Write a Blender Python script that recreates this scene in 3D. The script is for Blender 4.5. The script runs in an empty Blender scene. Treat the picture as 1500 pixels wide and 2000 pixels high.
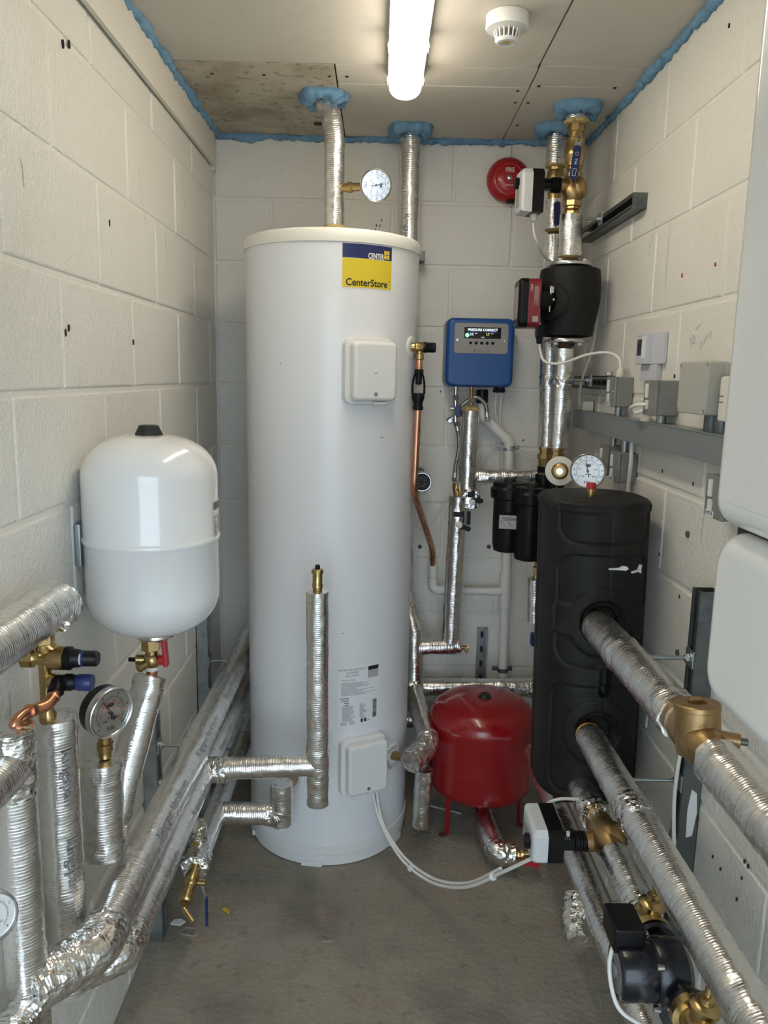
import bpy, bmesh, math, random
from mathutils import Vector, Matrix, noise
random.seed(7)
PI = math.pi
V = Vector
SC = bpy.context.scene
COL = SC.collection

# ------------------------------------------------------------------ camera, sky, exposure
cam_data = bpy.data.cameras.new('camera')
cam = bpy.data.objects.new('camera', cam_data)
COL.objects.link(cam)
cam_data.sensor_fit = 'VERTICAL'
cam_data.sensor_height = 36.0
cam_data.lens = 36.0 * 1507 / 2000
cam_data.clip_start = 0.02
_p, _r, _y = math.radians(10.0), math.radians(1.1526), math.radians(0.5425)
_f = V((math.sin(_y) * math.cos(_p), math.cos(_y) * math.cos(_p), -math.sin(_p)))
_rt = V((math.cos(_y), -math.sin(_y), 0))
_up = _rt.cross(_f)
_R = _rt * math.cos(_r) + _up * math.sin(_r)
_U = -_rt * math.sin(_r) + _up * math.cos(_r)
cam.matrix_world = Matrix(((_R.x, _U.x, -_f.x, 0), (_R.y, _U.y, -_f.y, 0), (_R.z, _U.z, -_f.z, 1.589), (0, 0, 0, 1)))
SC.camera = cam

world = bpy.data.worlds.new('overcast_sky')
SC.world = world
world.use_nodes = True
_bg = world.node_tree.nodes['Background']
_bg.inputs['Color'].default_value = (0.71, 0.855, 1.0, 1)
_bg.inputs['Strength'].default_value = 4.7
LAMP_STRENGTH = 16.5

SC.view_settings.view_transform = 'Standard'
SC.view_settings.look = 'None'
SC.view_settings.gamma = 1.0
SC.view_settings.use_curve_mapping = False
SC.view_settings.exposure = 0.0
SC.cycles.use_denoising = True

# ------------------------------------------------------------------ materials
def new_mat(name):
    m = bpy.data.materials.new(name)
    m.use_nodes = True
    nt = m.node_tree
    return m, nt, nt.nodes['Principled BSDF']

def lin(c):
    return tuple(((x / 12.92) if x <= 0.04045 else ((x + 0.055) / 1.055) ** 2.4) for x in c)

def rgb(r, g, b):
    return lin((r / 255, g / 255, b / 255))

def mat(name, col, rough=0.5, metal=0.0, bumps=(), var=(), coat=0.0, coords='Object', spec=0.5, rough_var=0.0):
    """bumps: (scale, detail, strength, distance[, kind]); var: (scale, detail, colour, lo, hi)"""
    m, nt, b = new_mat(name)
    N, Lk = nt.nodes, nt.links
    b.inputs['Roughness'].default_value = rough
    b.inputs['Metallic'].default_value = metal
    b.inputs['Specular IOR Level'].default_value = spec
    if coat:
        b.inputs['Coat Weight'].default_value = coat
        b.inputs['Coat Roughness'].default_value = 0.06
    tc = N.new('ShaderNodeTexCoord')
    geo = N.new('ShaderNodeNewGeometry')
    src = geo.outputs['Position'] if coords == 'World' else tc.outputs[coords]
    last = None
    for sc, det, c2, lo, hi in var:
        t = N.new('ShaderNodeTexNoise')
        t.inputs['Scale'].default_value = sc
        t.inputs['Detail'].default_value = det
        Lk.new(src, t.inputs['Vector'])
        rp = N.new('ShaderNodeMapRange')
        rp.inputs[1].default_value = lo
        rp.inputs[2].default_value = hi
        Lk.new(t.outputs['Fac'], rp.inputs[0])
        mx = N.new('ShaderNodeMix')
        mx.data_type = 'RGBA'
        Lk.new(rp.outputs[0], mx.inputs[0])
        if last is None:
            mx.inputs[6].default_value = (*col, 1)
        else:
            Lk.new(last, mx.inputs[6])
        mx.inputs[7].default_value = (*c2, 1)
        last = mx.outputs[2]
    if last is None:
        b.inputs['Base Color'].default_value = (*col, 1)
    else:
        Lk.new(last, b.inputs['Base Color'])
    if rough_var:
        t = N.new('ShaderNodeTexNoise')
        t.inputs['Scale'].default_value = 30
        Lk.new(src, t.inputs['Vector'])
        rp = N.new('ShaderNodeMapRange')
        rp.inputs[3].default_value = rough - rough_var
        rp.inputs[4].default_value = rough + rough_var
        Lk.new(t.outputs['Fac'], rp.inputs[0])
        Lk.new(rp.outputs[0], b.inputs['Roughness'])
    prev = None
    for bp in bumps:
        sc, det, st, dist = bp[:4]
        kind = bp[4] if len(bp) > 4 else 'noise'
        t = N.new('ShaderNodeTexNoise' if kind == 'noise' else 'ShaderNodeTexVoronoi')
        t.inputs['Scale'].default_value = sc
        if kind == 'noise':
            t.inputs['Detail'].default_value = det
            out = t.outputs['Fac']
        else:
            out = t.outputs['Distance']
        Lk.new(src, t.inputs['Vector'])
        bn = N.new('ShaderNodeBump')
        bn.inputs['Strength'].default_value = st
        bn.inputs['Distance'].default_value = dist
        Lk.new(out, bn.inputs['Height'])
        if prev:
            Lk.new(prev, bn.inputs['Normal'])
        prev = bn.outputs['Normal']
    if prev:
        Lk.new(prev, b.inputs['Normal'])
    return m

def foil_mat(name, rings, crinkle, rough, crumple=0.0):
    m, nt, b = new_mat(name)
    N, Lk = nt.nodes, nt.links
    b.inputs['Metallic'].default_value = 1.0
    b.inputs['Base Color'].default_value = (0.83, 0.82, 0.80, 1)
    tc = N.new('ShaderNodeTexCoord')
    uv = tc.outputs['UV']
    def mapped(sx, sy):
        mp = N.new('ShaderNodeMapping')
        mp.inputs['Scale'].default_value = (sx, sy, 1)
        Lk.new(uv, mp.inputs['Vector'])
        return mp.outputs['Vector']
    prev = None
    def bump(out, st, dist):
        nonlocal prev
        bn = N.new('ShaderNodeBump')
        bn.inputs['Strength'].default_value = st
        bn.inputs['Distance'].default_value = dist
        Lk.new(out, bn.inputs['Height'])
        if prev:
            Lk.new(prev, bn.inputs['Normal'])
        prev = bn.outputs['Normal']
    # wrinkles running round the pipe
    t = N.new('ShaderNodeTexNoise'); t.inputs['Scale'].default_value = 1; t.inputs['Detail'].default_value = 4
    Lk.new(mapped(6, 150), t.inputs['Vector']); bump(t.outputs['Fac'], rings * .17, 0.003)
    # sparse thin creases, mostly running round
    t = N.new('ShaderNodeTexNoise'); t.inputs['Scale'].default_value = 1; t.inputs['Detail'].default_value = 2
    Lk.new(mapped(4, 60), t.inputs['Vector'])
    m1 = N.new('ShaderNodeMath'); m1.operation = 'SUBTRACT'; m1.inputs[1].default_value = 0.5
    Lk.new(t.outputs['Fac'], m1.inputs[0])
    m2 = N.new('ShaderNodeMath'); m2.operation = 'ABSOLUTE'; Lk.new(m1.outputs[0], m2.inputs[0])
    m3 = N.new('ShaderNodeMapRange'); m3.inputs[1].default_value = 0.0; m3.inputs[2].default_value = 0.035
    m3.inputs[3].default_value = 1.0; m3.inputs[4].default_value = 0.0
    Lk.new(m2.outputs[0], m3.inputs[0]); bump(m3.outputs[0], rings * .40, 0.0016)
    # long shallow dents
    t = N.new('ShaderNodeTexNoise'); t.inputs['Scale'].default_value = 1; t.inputs['Detail'].default_value = 3
    Lk.new(mapped(45, 12), t.inputs['Vector']); bump(t.outputs['Fac'], 0.20, 0.006)
    # fine crinkle
    t = N.new('ShaderNodeTexVoronoi'); t.inputs['Scale'].default_value = 1; t.inputs['Randomness'].default_value = 1
    Lk.new(mapped(150, 150), t.inputs['Vector']); bump(t.outputs['Distance'], crinkle, 0.002)
    if crumple:
        t = N.new('ShaderNodeTexVoronoi'); t.inputs['Scale'].default_value = 1
        Lk.new(mapped(62, 62), t.inputs['Vector']); bump(t.outputs['Distance'], crumple, 0.008)
    # scrim threads
    w = N.new('ShaderNodeTexWave'); w.bands_direction = 'Y'; w.inputs['Scale'].default_value = 1
    Lk.new(mapped(1, 55), w.inputs['Vector']); bump(w.outputs['Fac'], 0.12, 0.002)
    Lk.new(prev, b.inputs['Normal'])
    t = N.new('ShaderNodeTexNoise'); t.inputs['Scale'].default_value = 1; t.inputs['Detail'].default_value = 3
    Lk.new(mapped(25, 25), t.inputs['Vector'])
    rp = N.new('ShaderNodeMapRange'); rp.inputs[3].default_value = rough - .08; rp.inputs[4].default_value = rough + .12
    Lk.new(t.outputs['Fac'], rp.inputs[0]); Lk.new(rp.outputs[0], b.inputs['Roughness'])
    return m

def emit_mat(name, col, strength):
    m, nt, b = new_mat(name)
    b.inputs['Base Color'].default_value = (*col, 1)
    b.inputs['Emission Color'].default_value = (*col, 1)
    b.inputs['Emission Strength'].default_value = strength
    return m

def glass_mat(name):
    m, nt, b = new_mat(name)
    N, Lk = nt.nodes, nt.links
    tr = N.new('ShaderNodeBsdfTransparent')
    gl = N.new('ShaderNodeBsdfGlossy'); gl.inputs['Roughness'].default_value = 0.03
    mx = N.new('ShaderNodeMixShader'); mx.inputs[0].default_value = 0.045
    Lk.new(tr.outputs[0], mx.inputs[1]); Lk.new(gl.outputs[0], mx.inputs[2])
    Lk.new(mx.outputs[0], N['Material Output'].inputs['Surface'])
    return m

M = {}
M['block'] = mat('painted_block', (0.80, 0.78, 0.72), 0.36, bumps=[(14, 4, 0.3, 0.012), (120, 5, 0.75, 0.004), (300, 3, 0.5, 0.002)],
                 var=[(2.2, 5, (0.76, 0.73, 0.655), 0.50, 0.78), (9, 6, (0.73, 0.695, 0.62), 0.64, 0.88)], coords='World')
M['mortar'] = mat('painted_mortar', (0.78, 0.76, 0.70), 0.45, bumps=[(70, 5, 0.5, 0.006), (260, 3, 0.3, 0.003)], coords='World')
M['plasterboard'] = mat('bare_plasterboard', (0.60, 0.565, 0.50), 0.85, bumps=[(60, 4, 0.08, 0.003)],
                        var=[(3, 5, (0.52, 0.48, 0.41), 0.45, 0.8), (14, 6, (0.50, 0.46, 0.39), 0.6, 0.85)], coords='World')
M['stained_board'] = mat('stained_plasterboard', (0.50, 0.455, 0.375), 0.9, bumps=[(60, 4, 0.1, 0.003)],
                         var=[(5, 8, (0.30, 0.25, 0.18), 0.40, 0.66), (34, 6, (0.20, 0.165, 0.12), 0.56, 0.72)], coords='World')
M['painted_board'] = mat('painted_board', (0.72, 0.69, 0.61), 0.55, bumps=[(90, 4, 0.15, 0.003)], coords='World')
M['void'] = mat('roof_void', (0.06, 0.05, 0.045), 0.95)
M['concrete'] = mat('concrete_floor', (0.275, 0.245, 0.195), 0.82,
                    bumps=[(9, 6, 0.35, 0.02), (55, 7, 0.55, 0.008), (240, 4, 0.4, 0.003)],
                    var=[(2.0, 6, (0.35, 0.315, 0.255), 0.45, 0.68), (3.3, 7, (0.18, 0.16, 0.13), 0.50, 0.72), (9, 6, (0.30, 0.235, 0.18), 0.58, 0.72), (26, 8, (0.17, 0.15, 0.12), 0.58, 0.80),
                         (130, 3, (0.33, 0.30, 0.26), 0.64, 0.78)], coords='World')
M['outdoor'] = mat('outdoor_paving', (0.36, 0.35, 0.33), 0.9, bumps=[(20, 5, 0.3, 0.01)])
M['foam'] = mat('blue_foam', (0.17, 0.34, 0.50), 0.7, bumps=[(45, 5, 0.8, 0.010), (160, 4, 0.5, 0.004)], var=[(22, 5, (0.12, 0.25, 0.40), 0.4, 0.7)], coords='World')
M['foil'] = foil_mat('foil_sleeve', 0.42, 0.10, 0.24)
M['crumpled'] = foil_mat('crumpled_foil_tape', 0.35, 0.40, 0.18, 0.55)
M['fibre'] = mat('mineral_fibre', (0.55, 0.43, 0.18), 0.95, bumps=[(120, 6, 0.7, 0.006)], var=[(60, 5, (0.28, 0.2, 0.08), 0.45, 0.7)])
M['brass'] = mat('brass', (0.50, 0.365, 0.165), 0.27, 1.0, bumps=[(70, 3, 0.12, 0.002)], var=[(18, 4, (0.40, 0.26, 0.11), 0.45, 0.75)], rough_var=0.08)
M['bronze'] = mat('cast_bronze', (0.44, 0.30, 0.145), 0.38, 1.0, bumps=[(160, 3, 0.2, 0.002)], var=[(22, 4, (0.36, 0.23, 0.11), 0.45, 0.75)])
M['copper'] = mat('copper', (0.72, 0.36, 0.22), 0.28, 1.0, var=[(20, 5, (0.42, 0.19, 0.11), 0.5, 0.8)], rough_var=0.1)
M['steel'] = mat('bright_steel', (0.62, 0.62, 0.62), 0.25, 1.0, rough_var=0.06)
M['zinc'] = mat('galvanised_steel', (0.42, 0.46, 0.47), 0.42, 1.0, var=[(25, 4, (0.30, 0.34, 0.35), 0.45, 0.7)])
M['dark_zinc'] = mat('dull_channel_steel', (0.17, 0.19, 0.19), 0.45, 0.9, var=[(20, 4, (0.11, 0.12, 0.12), 0.45, 0.7)])
M['white_enamel'] = mat('white_enamel', (0.80, 0.80, 0.785), 0.16, coat=0.6)
M['white_shell'] = mat('white_coated_steel', (0.77, 0.785, 0.80), 0.30, coat=0.15, bumps=[(2.5, 2, 0.05, 0.01)])
M['white_plastic'] = mat('white_plastic', (0.76, 0.76, 0.74), 0.38)
M['lid_plastic'] = mat('lid_plastic', (0.80, 0.79, 0.72), 0.42)
M['cream_plastic'] = mat('cream_plastic', (0.74, 0.72, 0.64), 0.42)
M['boiler_white'] = mat('boiler_white', (0.83, 0.81, 0.76), 0.22, coat=0.35)
M['pvc'] = mat('white_pvc', (0.76, 0.755, 0.72), 0.30)
M['cable'] = mat('white_cable', (0.74, 0.73, 0.68), 0.45)
M['black'] = mat('black_plastic', (0.0055, 0.0055, 0.006), 0.34, spec=0.22)
M['black_gloss'] = mat('black_painted_metal', (0.006, 0.007, 0.011), 0.25, coat=0.15, spec=0.4)
M['epp'] = mat('black_insulation_shell', (0.0075, 0.0075, 0.0075), 0.55, bumps=[(260, 2, 0.22, 0.002, 'vor'), (30, 3, 0.08, 0.004)],
               var=[(9, 5, (0.020, 0.019, 0.018), 0.5, 0.8)], coords='World', spec=0.3)
M['rubber'] = mat('black_rubber', (0.014, 0.014, 0.014), 0.6)
M['red_paint'] = mat('red_enamel', (0.27, 0.006, 0.010), 0.22, coat=0.3, var=[(7, 6, (0.31, 0.020, 0.022), 0.6, 0.85)])
M['red_plastic'] = mat('red_plastic', (0.45, 0.02, 0.025), 0.4)
M['red_bell'] = mat('red_bell_paint', (0.40, 0.012, 0.015), 0.3, coat=0.3)
M['pump_red'] = mat('pump_red', (0.20, 0.012, 0.022), 0.42)
M['blue_plastic'] = mat('blue_plastic', (0.012, 0.085, 0.30), 0.36, bumps=[(300, 2, 0.1, 0.001)])
M['lever_blue'] = mat('lever_blue', (0.012, 0.026, 0.125), 0.35)
M['navy'] = mat('navy_print', (0.016, 0.026, 0.11), 0.35)
M['yellow'] = mat('yellow_print', (0.72, 0.55, 0.03), 0.35)
M['paper'] = mat('white_label', (0.80, 0.81, 0.82), 0.4)
M['ink'] = mat('black_ink', (0.015, 0.015, 0.018), 0.5)
M['grey_ink'] = mat('grey_ink', (0.16, 0.16, 0.17), 0.5)
M['pencil'] = mat('pencil', (0.46, 0.445, 0.41), 0.7)
M['foil_print'] = mat('foil_print', (0.27, 0.27, 0.28), 0.4, 0.5)
M['red_ink'] = mat('red_ink', (0.45, 0.03, 0.03), 0.5)
M['white_print'] = mat('white_print', (0.80, 0.80, 0.80), 0.5)
M['dial'] = mat('white_dial', (0.86, 0.87, 0.88), 0.4)
M['grey_metal'] = mat('grey_painted_metal', (0.22, 0.225, 0.21), 0.42, var=[(25, 4, (0.18, 0.185, 0.175), 0.45, 0.75)])
M['trunk'] = mat('grey_trunking', (0.205, 0.225, 0.235), 0.38)
M['grey_abs'] = mat('light_grey_plastic', (0.44, 0.44, 0.40), 0.45)
M['panel_grey'] = mat('grey_fascia', (0.33, 0.31, 0.29), 0.4)
M['stat_white'] = mat('cool_white_plastic', (0.60, 0.60, 0.66), 0.4)
M['act_grey'] = mat('light_grey_cover', (0.62, 0.63, 0.64), 0.32)
M['screen'] = mat('dark_screen', (0.012, 0.014, 0.018), 0.15)
M['lcd_white'] = emit_mat('screen_white', (0.85, 0.95, 1.0), 1.0)
M['lcd_blue'] = emit_mat('screen_blue', (0.08, 0.12, 0.75), 0.7)
M['lcd_green'] = emit_mat('screen_green', (0.35, 0.95, 0.55), 0.9)
M['lcd_yellow'] = emit_mat('screen_yellow', (0.75, 0.85, 0.15), 0.9)
M['diffuser'] = emit_mat('lit_diffuser', (1.0, 0.905, 0.75), LAMP_STRENGTH)
M['amber'] = mat('amber_bead', (0.55, 0.30, 0.05), 0.4)
M['glass'] = glass_mat('clear_glass')
M['rust'] = mat('rusty_iron', (0.13, 0.07, 0.035), 0.8, 0.4, bumps=[(150, 4, 0.4, 0.002)])
M['hole'] = mat('hole_dark', (0.03, 0.027, 0.022), 0.9)
M['plug'] = mat('fixing_plug', (0.09, 0.085, 0.08), 0.6)
M['braid'] = mat('steel_braid', (0.42, 0.41, 0.39), 0.38, 0.9, bumps=[(500, 2, 0.6, 0.002)], var=[(180, 1, (0.16, 0.15, 0.14), 0.5, 0.6)])

# ------------------------------------------------------------------ object helpers
ORG = {}
def setp(o, label=None, cat=None, group=None, kind=None):
    if label: o['label'] = label
    if cat: o['category'] = cat
    if group: o['group'] = group
    if kind: o['kind'] = kind
    return o

def thing(name, label, cat, loc, group=None):
    o = bpy.data.objects.new(name, None)
    COL.objects.link(o)
    o.empty_display_size = 0.05
    o.location = V(loc)
    ORG[o.name] = V(loc)
    return setp(o, label, cat, group)

class MB:
    def __init__(s):
        s.bm = bmesh.new()
        s.wn = False
        s.uv = s.bm.loops.layers.uv.new('UVMap')

    def rings(s, rings, cap0=True, cap1=True, uvs=None, closed=True):
        bm = s.bm
        vs = []
        for r in rings:
            vs.append([bm.verts.new(p) for p in r])
        n = len(rings[0])
        for i in range(len(rings) - 1):
            a, b = vs[i], vs[i + 1]
            for j in range(n if closed else n - 1):
                k = (j + 1) % n
                if len(a) == 1 and len(b) == 1: continue
                if len(a) == 1: f = bm.faces.new((a[0], b[j], b[k])) if len(b) > 1 else None
                elif len(b) == 1: f = bm.faces.new((a[j], a[k], b[0]))
                else: f = bm.faces.new((a[j], a[k], b[k], b[j]))
                if uvs and f and len(f.verts) == 4:
                    u0, u1 = j / n * uvs[0], (j + 1) / n * uvs[0]
                    for l, (uu, vv) in zip(f.loops, ((u0, uvs[1][i]), (u1, uvs[1][i]), (u1, uvs[1][i + 1]), (u0, uvs[1][i + 1]))):
                        l[s.uv].uv = (uu, vv)
        if cap0 and len(vs[0]) > 2: bm.faces.new(list(reversed(vs[0])))
        if cap1 and len(vs[-1]) > 2: bm.faces.new(vs[-1])
        return s

    def lathe(s, o, axis, prof, n=32, ref=None):
        o = V(o); a = V(axis).normalized()
        u, w = frame(a, ref)
        rings = []
        for r, h in prof:
            c = o + a * h
            if r < 1e-6: rings.append([c])
            else: rings.append([c + (u * math.cos(2 * PI * j / n) + w * math.sin(2 * PI * j / n)) * r for j in range(n)])
        # single-vertex rings need the width of their neighbour
        bm = s.bm
        vs = [[bm.verts.new(p) for p in r] for r in rings]
        for i in range(len(vs) - 1):
            A, B = vs[i], vs[i + 1]
            if len(A) == 1 and len(B) == 1: continue
            for j in range(n):
                k = (j + 1) % n
                if len(A) == 1: bm.faces.new((A[0], B[j], B[k]))
                elif len(B) == 1: bm.faces.new((A[j], A[k], B[0]))
                else: bm.faces.new((A[j], A[k], B[k], B[j]))
        if len(vs[0]) > 2: bm.faces.new(list(reversed(vs[0])))
        if len(vs[-1]) > 2: bm.faces.new(vs[-1])
        return s

    def cyl(s, p0, p1, r0, r1=None, n=24, bev=0.0):
        p0, p1 = V(p0), V(p1)
        L = (p1 - p0).length
        r1 = r0 if r1 is None else r1
        if bev:
            prof = [(r0 - bev, 0), (r0, bev), (r1, L - bev), (r1 - bev, L)]
        else:
            prof = [(r0, 0), (r1, L)]
        return s.lathe(p0, p1 - p0, prof, n)

    def hexnut(s, p0, p1, r, n=6, bev=0.0015):
        return s.cyl(p0, p1, r, n=n, bev=bev)

    def box(s, c, size, R=None, bev=0.0, seg=2):
        c = V(c); h = V(size) / 2
        R = R or Matrix.Identity(3)
        vs = [s.bm.verts.new(c + R @ V((sx * h.x, sy * h.y, sz * h.z))) for sx in (-1, 1) for sy in (-1, 1) for sz in (-1, 1)]
        idx = [(0, 1, 3, 2), (4, 6, 7, 5), (0, 4, 5, 1), (2, 3, 7, 6), (0, 2, 6, 4), (1, 5, 7, 3)]
        fs = [s.bm.faces.new([vs[i] for i in f]) for f in idx]
        s.wn = s.wn or bool(bev)
        if bev:
            es = list({e for f in fs for e in f.edges})
            bmesh.ops.bevel(s.bm, geom=es + vs, offset=bev, segments=seg, affect='EDGES', profile=0.5)
        return s

    def slab(s, outline, o, ex, ey, ez, depth, bev=0.0, seg=2):
        """extruded 2D outline: point = o + ex*x + ey*y, thickness along ez; front rim bevelled"""
        o, ex, ey, ez = V(o), V(ex), V(ey), V(ez)
        n = len(outline)
        def ring(off, d):
            pts = []
            for i in range(n):
                p0, p1, p2 = (V(outline[(i + k) % n]).to_2d() if not isinstance(outline[0], Vector) else outline[(i + k) % n] for k in (-1, 0, 1))
                e1, e2 = (p1 - p0).normalized(), (p2 - p1).normalized()
                n1, n2 = V((-e1.y, e1.x)), V((-e2.y, e2.x))
                m = (n1 + n2)
                m = m.normalized() if m.length > 1e-6 else n1
                k = off / max(0.3, m.dot(n1))
                q = p1 + m * k
                pts.append(o + ex * q.x + ey * q.y + ez * d)
            return pts
        s.wn = s.wn or bool(bev)
        rs = [ring(0, 0)]
        if bev:
            for i in range(seg + 1):
                a = PI / 2 * i / seg
                rs.append(ring(bev * (1 - math.cos(a)), depth - bev + bev * math.sin(a)))
        else:
            rs.append(ring(0, depth))
        return s.rings(rs)

    def tube(s, pts, r, n=12, bend=0.0, step=None, cap=True, closed=False):
        path = fillet([V(p) for p in pts], bend) if bend else [V(p) for p in pts]
        return s.sweep(path, r, n, cap=cap)

    def sweep(s, path, r, n=12, cap=True, rf=None):
        rings, ss = sweep_rings(path, r, n, rf)
        rad = r if not callable(r) else r(0)
        return s.rings(rings, cap, cap, uvs=(2 * PI * rad, ss))

    def ball(s, c, r, n=20, m=12, sc=(1, 1, 1)):
        prof = [(0 if i in (0, m) else math.sin(PI * i / m) * r, -math.cos(PI * i / m) * r) for i in range(m + 1)]
        k = len(s.bm.verts)
        s.lathe((0, 0, 0), (0, 0, 1), prof, n)
        s.bm.verts.ensure_lookup_table()
        for v in s.bm.verts[k:]:
            v.co = V((v.co.x * sc[0], v.co.y * sc[1], v.co.z * sc[2])) + V(c)
        return s

    def build(s, name, material, parent=None, smooth=True, angle=38, label=None, cat=None, group=None, kind=None, flat=False):
        bm = s.bm
        bmesh.ops.recalc_face_normals(bm, faces=bm.faces[:])
        me = bpy.data.meshes.new(name)
        off = ORG.get(parent.name, V((0, 0, 0))) if parent else V((0, 0, 0))
        if off.length: bmesh.ops.translate(bm, verts=bm.verts[:], vec=-off)
        bm.to_mesh(me); bm.free()
        me.materials.append(M[material] if isinstance(material, str) else material)
        if smooth and not flat:
            me.polygons.foreach_set('use_smooth', [True] * len(me.polygons))
            me.set_sharp_from_angle(angle=math.radians(angle))
        o = bpy.data.objects.new(name, me)
        COL.objects.link(o)
        if s.wn and smooth and not flat:
            wm = o.modifiers.new('weighted_normals', 'WEIGHTED_NORMAL'); wm.keep_sharp = True; wm.weight = 80
        if parent: o.parent = parent
        ORG[o.name] = off
        return setp(o, label, cat, group, kind)

def frame(a, ref=None):
    a = V(a).normalized()
    if ref is None:
        ref = V((0, 0, 1)) if abs(a.z) < 0.9 else V((0, -1, 0))
    u = (V(ref) - a * V(ref).dot(a)).normalized()
    return u, a.cross(u)

def fillet(pts, bend, seg=7):
    out = [pts[0]]
    for i in range(1, len(pts) - 1):
        a, b, c = pts[i - 1], pts[i], pts[i + 1]
        d1, d2 = (a - b), (c - b)
        k = min(bend, d1.length * 0.48, d2.length * 0.48)
        ang = d1.angle(d2, PI)
        if ang > PI - 0.02: out.append(b); continue
        p, q = b + d1.normalized() * k, b + d2.normalized() * k
        for t in range(seg + 1):
            t /= seg
            out.append(p * (1 - t) ** 2 + b * 2 * t * (1 - t) + q * t * t)
    out.append(pts[-1])
    return out

def resample(path, step):
    out = [path[0].copy()]
    for a, b in zip(path, path[1:]):
        L = (b - a).length
        k = max(1, int(round(L / step)))
        for i in range(1, k + 1): out.append(a.lerp(b, i / k))
    return out

def smooth_path(pts, n=8):
    """Catmull-Rom through the points"""
    P = [V(p) for p in pts]
    P = [P[0] * 2 - P[1]] + P + [P[-1] * 2 - P[-2]]
    out = []
    for i in range(1, len(P) - 2):
        a, b, c, d = P[i - 1:i + 3]
        for t in range(n):
            t /= n
            out.append(0.5 * ((2 * b) + (c - a) * t + (2 * a - 5 * b + 4 * c - d) * t * t + (3 * b - a - 3 * c + d) * t ** 3))
    out.append(P[-2])
    return out

def sweep_rings(path, r, n, rf=None):
    u = None
    rings, ss, s = [], [], 0.0
    for i, p in enumerate(path):
        if i: s += (p - path[i - 1]).length
        t = (path[min(i + 1, len(path) - 1)] - path[max(i - 1, 0)])
        t = t.normalized() if t.length > 1e-9 else V((0, 0, 1))
        if u is None: u, w = frame(t)
        else:
            u = (u - t * u.dot(t)).normalized(); w = t.cross(u)
        rr = r(s) if callable(r) else r
        ring = []
        for j in range(n):
            a = 2 * PI * j / n
            d = u * math.cos(a) + w * math.sin(a)
            q = rr + (rf(p + d * rr, s, a) if rf else 0)
            ring.append(p + d * q)
        rings.append(ring); ss.append(s)
    return rings, ss

def foil(name, parent, pts, r, bend=None, amp=0.0010, tape=False, n=30, step=0.009, cap=True, label=None, zones=()):
    """foil faced sleeve with dents; zones = (s0, s1, amplitude) of loose crumpling"""
    pts = [V(p) for p in pts]
    path = fillet(pts, bend if bend is not None else r * 1.3, 6) if len(pts) > 2 else pts
    path = resample(path, 0.005 if tape else step)
    f1 = 95 if tape else 60
    def rf(p, s, a):
        k = amp
        for z0, z1, za in zones:
            if z0 <= s <= z1: k = za
        q = noise.noise(p * f1) * k + noise.noise(p * 21 + V((3, 1, 7))) * k * 0.8
        if k > 0.002:
            q += abs(noise.noise(p * 48 + V((9, 2, 4)))) * k * 1.2
        else:
            q += (noise.noise(V((s * 75, a * 0.8, p.x * 3))) * 0.5) * 0.0002
        return q
    if tape: amp = max(amp, 0.0024)
    mb = MB()
    rings, ss = sweep_rings(path, r, n, rf)
    if cap:
        for end in (0, -1):
            c = path[end]
            t = (path[1] - path[0]).normalized() * -1 if end == 0 else (path[-1] - path[-2]).normalized()
            mid = [c + (p - c) * 0.55 + t * (noise.noise(p * 70) * 0.004 + 0.002) for p in rings[end]]
            if end == 0: rings = [mid] + rings; ss = [ss[0] - 0.012] + ss
            else: rings = rings + [mid]; ss = ss + [ss[-1] + 0.012]
    mb.rings(rings, cap, cap, uvs=(2 * PI * r, ss))
    return mb.build(name, 'crumpled' if tape else 'foil', parent, angle=50 if tape else 60, label=label)

# text -------------------------------------------------------------
def text_geo(body, size, align='CENTER', bold=0.0, xs=1.0):
    cu = bpy.data.curves.new('lettering', 'FONT')
    cu.body = body; cu.size = size; cu.align_x = align; cu.align_y = 'CENTER'
    cu.offset = bold * size
    cu.resolution_u = 3
    ob = bpy.data.objects.new('lettering', cu)
    COL.objects.link(ob)
    me = ob.to_mesh()
    vs = [(v.co.x * xs, v.co.y) for v in me.vertices]
    fs = [tuple(p.vertices) for p in me.polygons]
    ob.to_mesh_clear()
    bpy.data.objects.remove(ob); bpy.data.curves.remove(cu)
    return vs, fs

def plane_map(o, ex, ey):
    o, ex, ey = V(o), V(ex).normalized(), V(ey).normalized()
    return lambda x, y: o + ex * x + ey * y

def add_text(mb, body, size, mp, x=0, y=0, align='CENTER', bold=0.0, xs=1.0):
    vs, fs = text_geo(body, size, align, bold, xs)
    bv = [mb.bm.verts.new(mp(a + x, b + y)) for a, b in vs]
    for f in fs:
        try: mb.bm.faces.new([bv[i] for i in f])
        except ValueError: pass
    return mb

def add_quad(mb, mp, x0, y0, x1, y1, nx=1):
    for i in range(nx):
        a, b = x0 + (x1 - x0) * i / nx, x0 + (x1 - x0) * (i + 1) / nx
        mb.bm.faces.new([mb.bm.verts.new(mp(*p)) for p in ((a, y0), (b, y0), (b, y1), (a, y1))])
    return mb

def disc_pts(r, n=32, cx=0, cy=0):
    return [V((cx + r * math.cos(2 * PI * i / n), cy + r * math.sin(2 * PI * i / n))) for i in range(n)]

def rrect(w, h, r, n=6, cx=0, cy=0):
    pts = []
    for sx, sy, a0 in ((1, 1, 0), (-1, 1, PI / 2), (-1, -1, PI), (1, -1, 1.5 * PI)):
        for i in range(n + 1):
            a = a0 + PI / 2 * i / n
            pts.append(V((cx + sx * (w / 2 - r) + r * math.cos(a), cy + sy * (h / 2 - r) + r * math.sin(a))))
    return pts

X, Y, Z = V((1, 0, 0)), V((0, 1, 0)), V((0, 0, 1))
# ------------------------------------------------------------------ the room
XL, XR, YB, YF, ZC = -0.623, 0.748, 3.004, -0.45, 2.441
WT = 0.10

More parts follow.
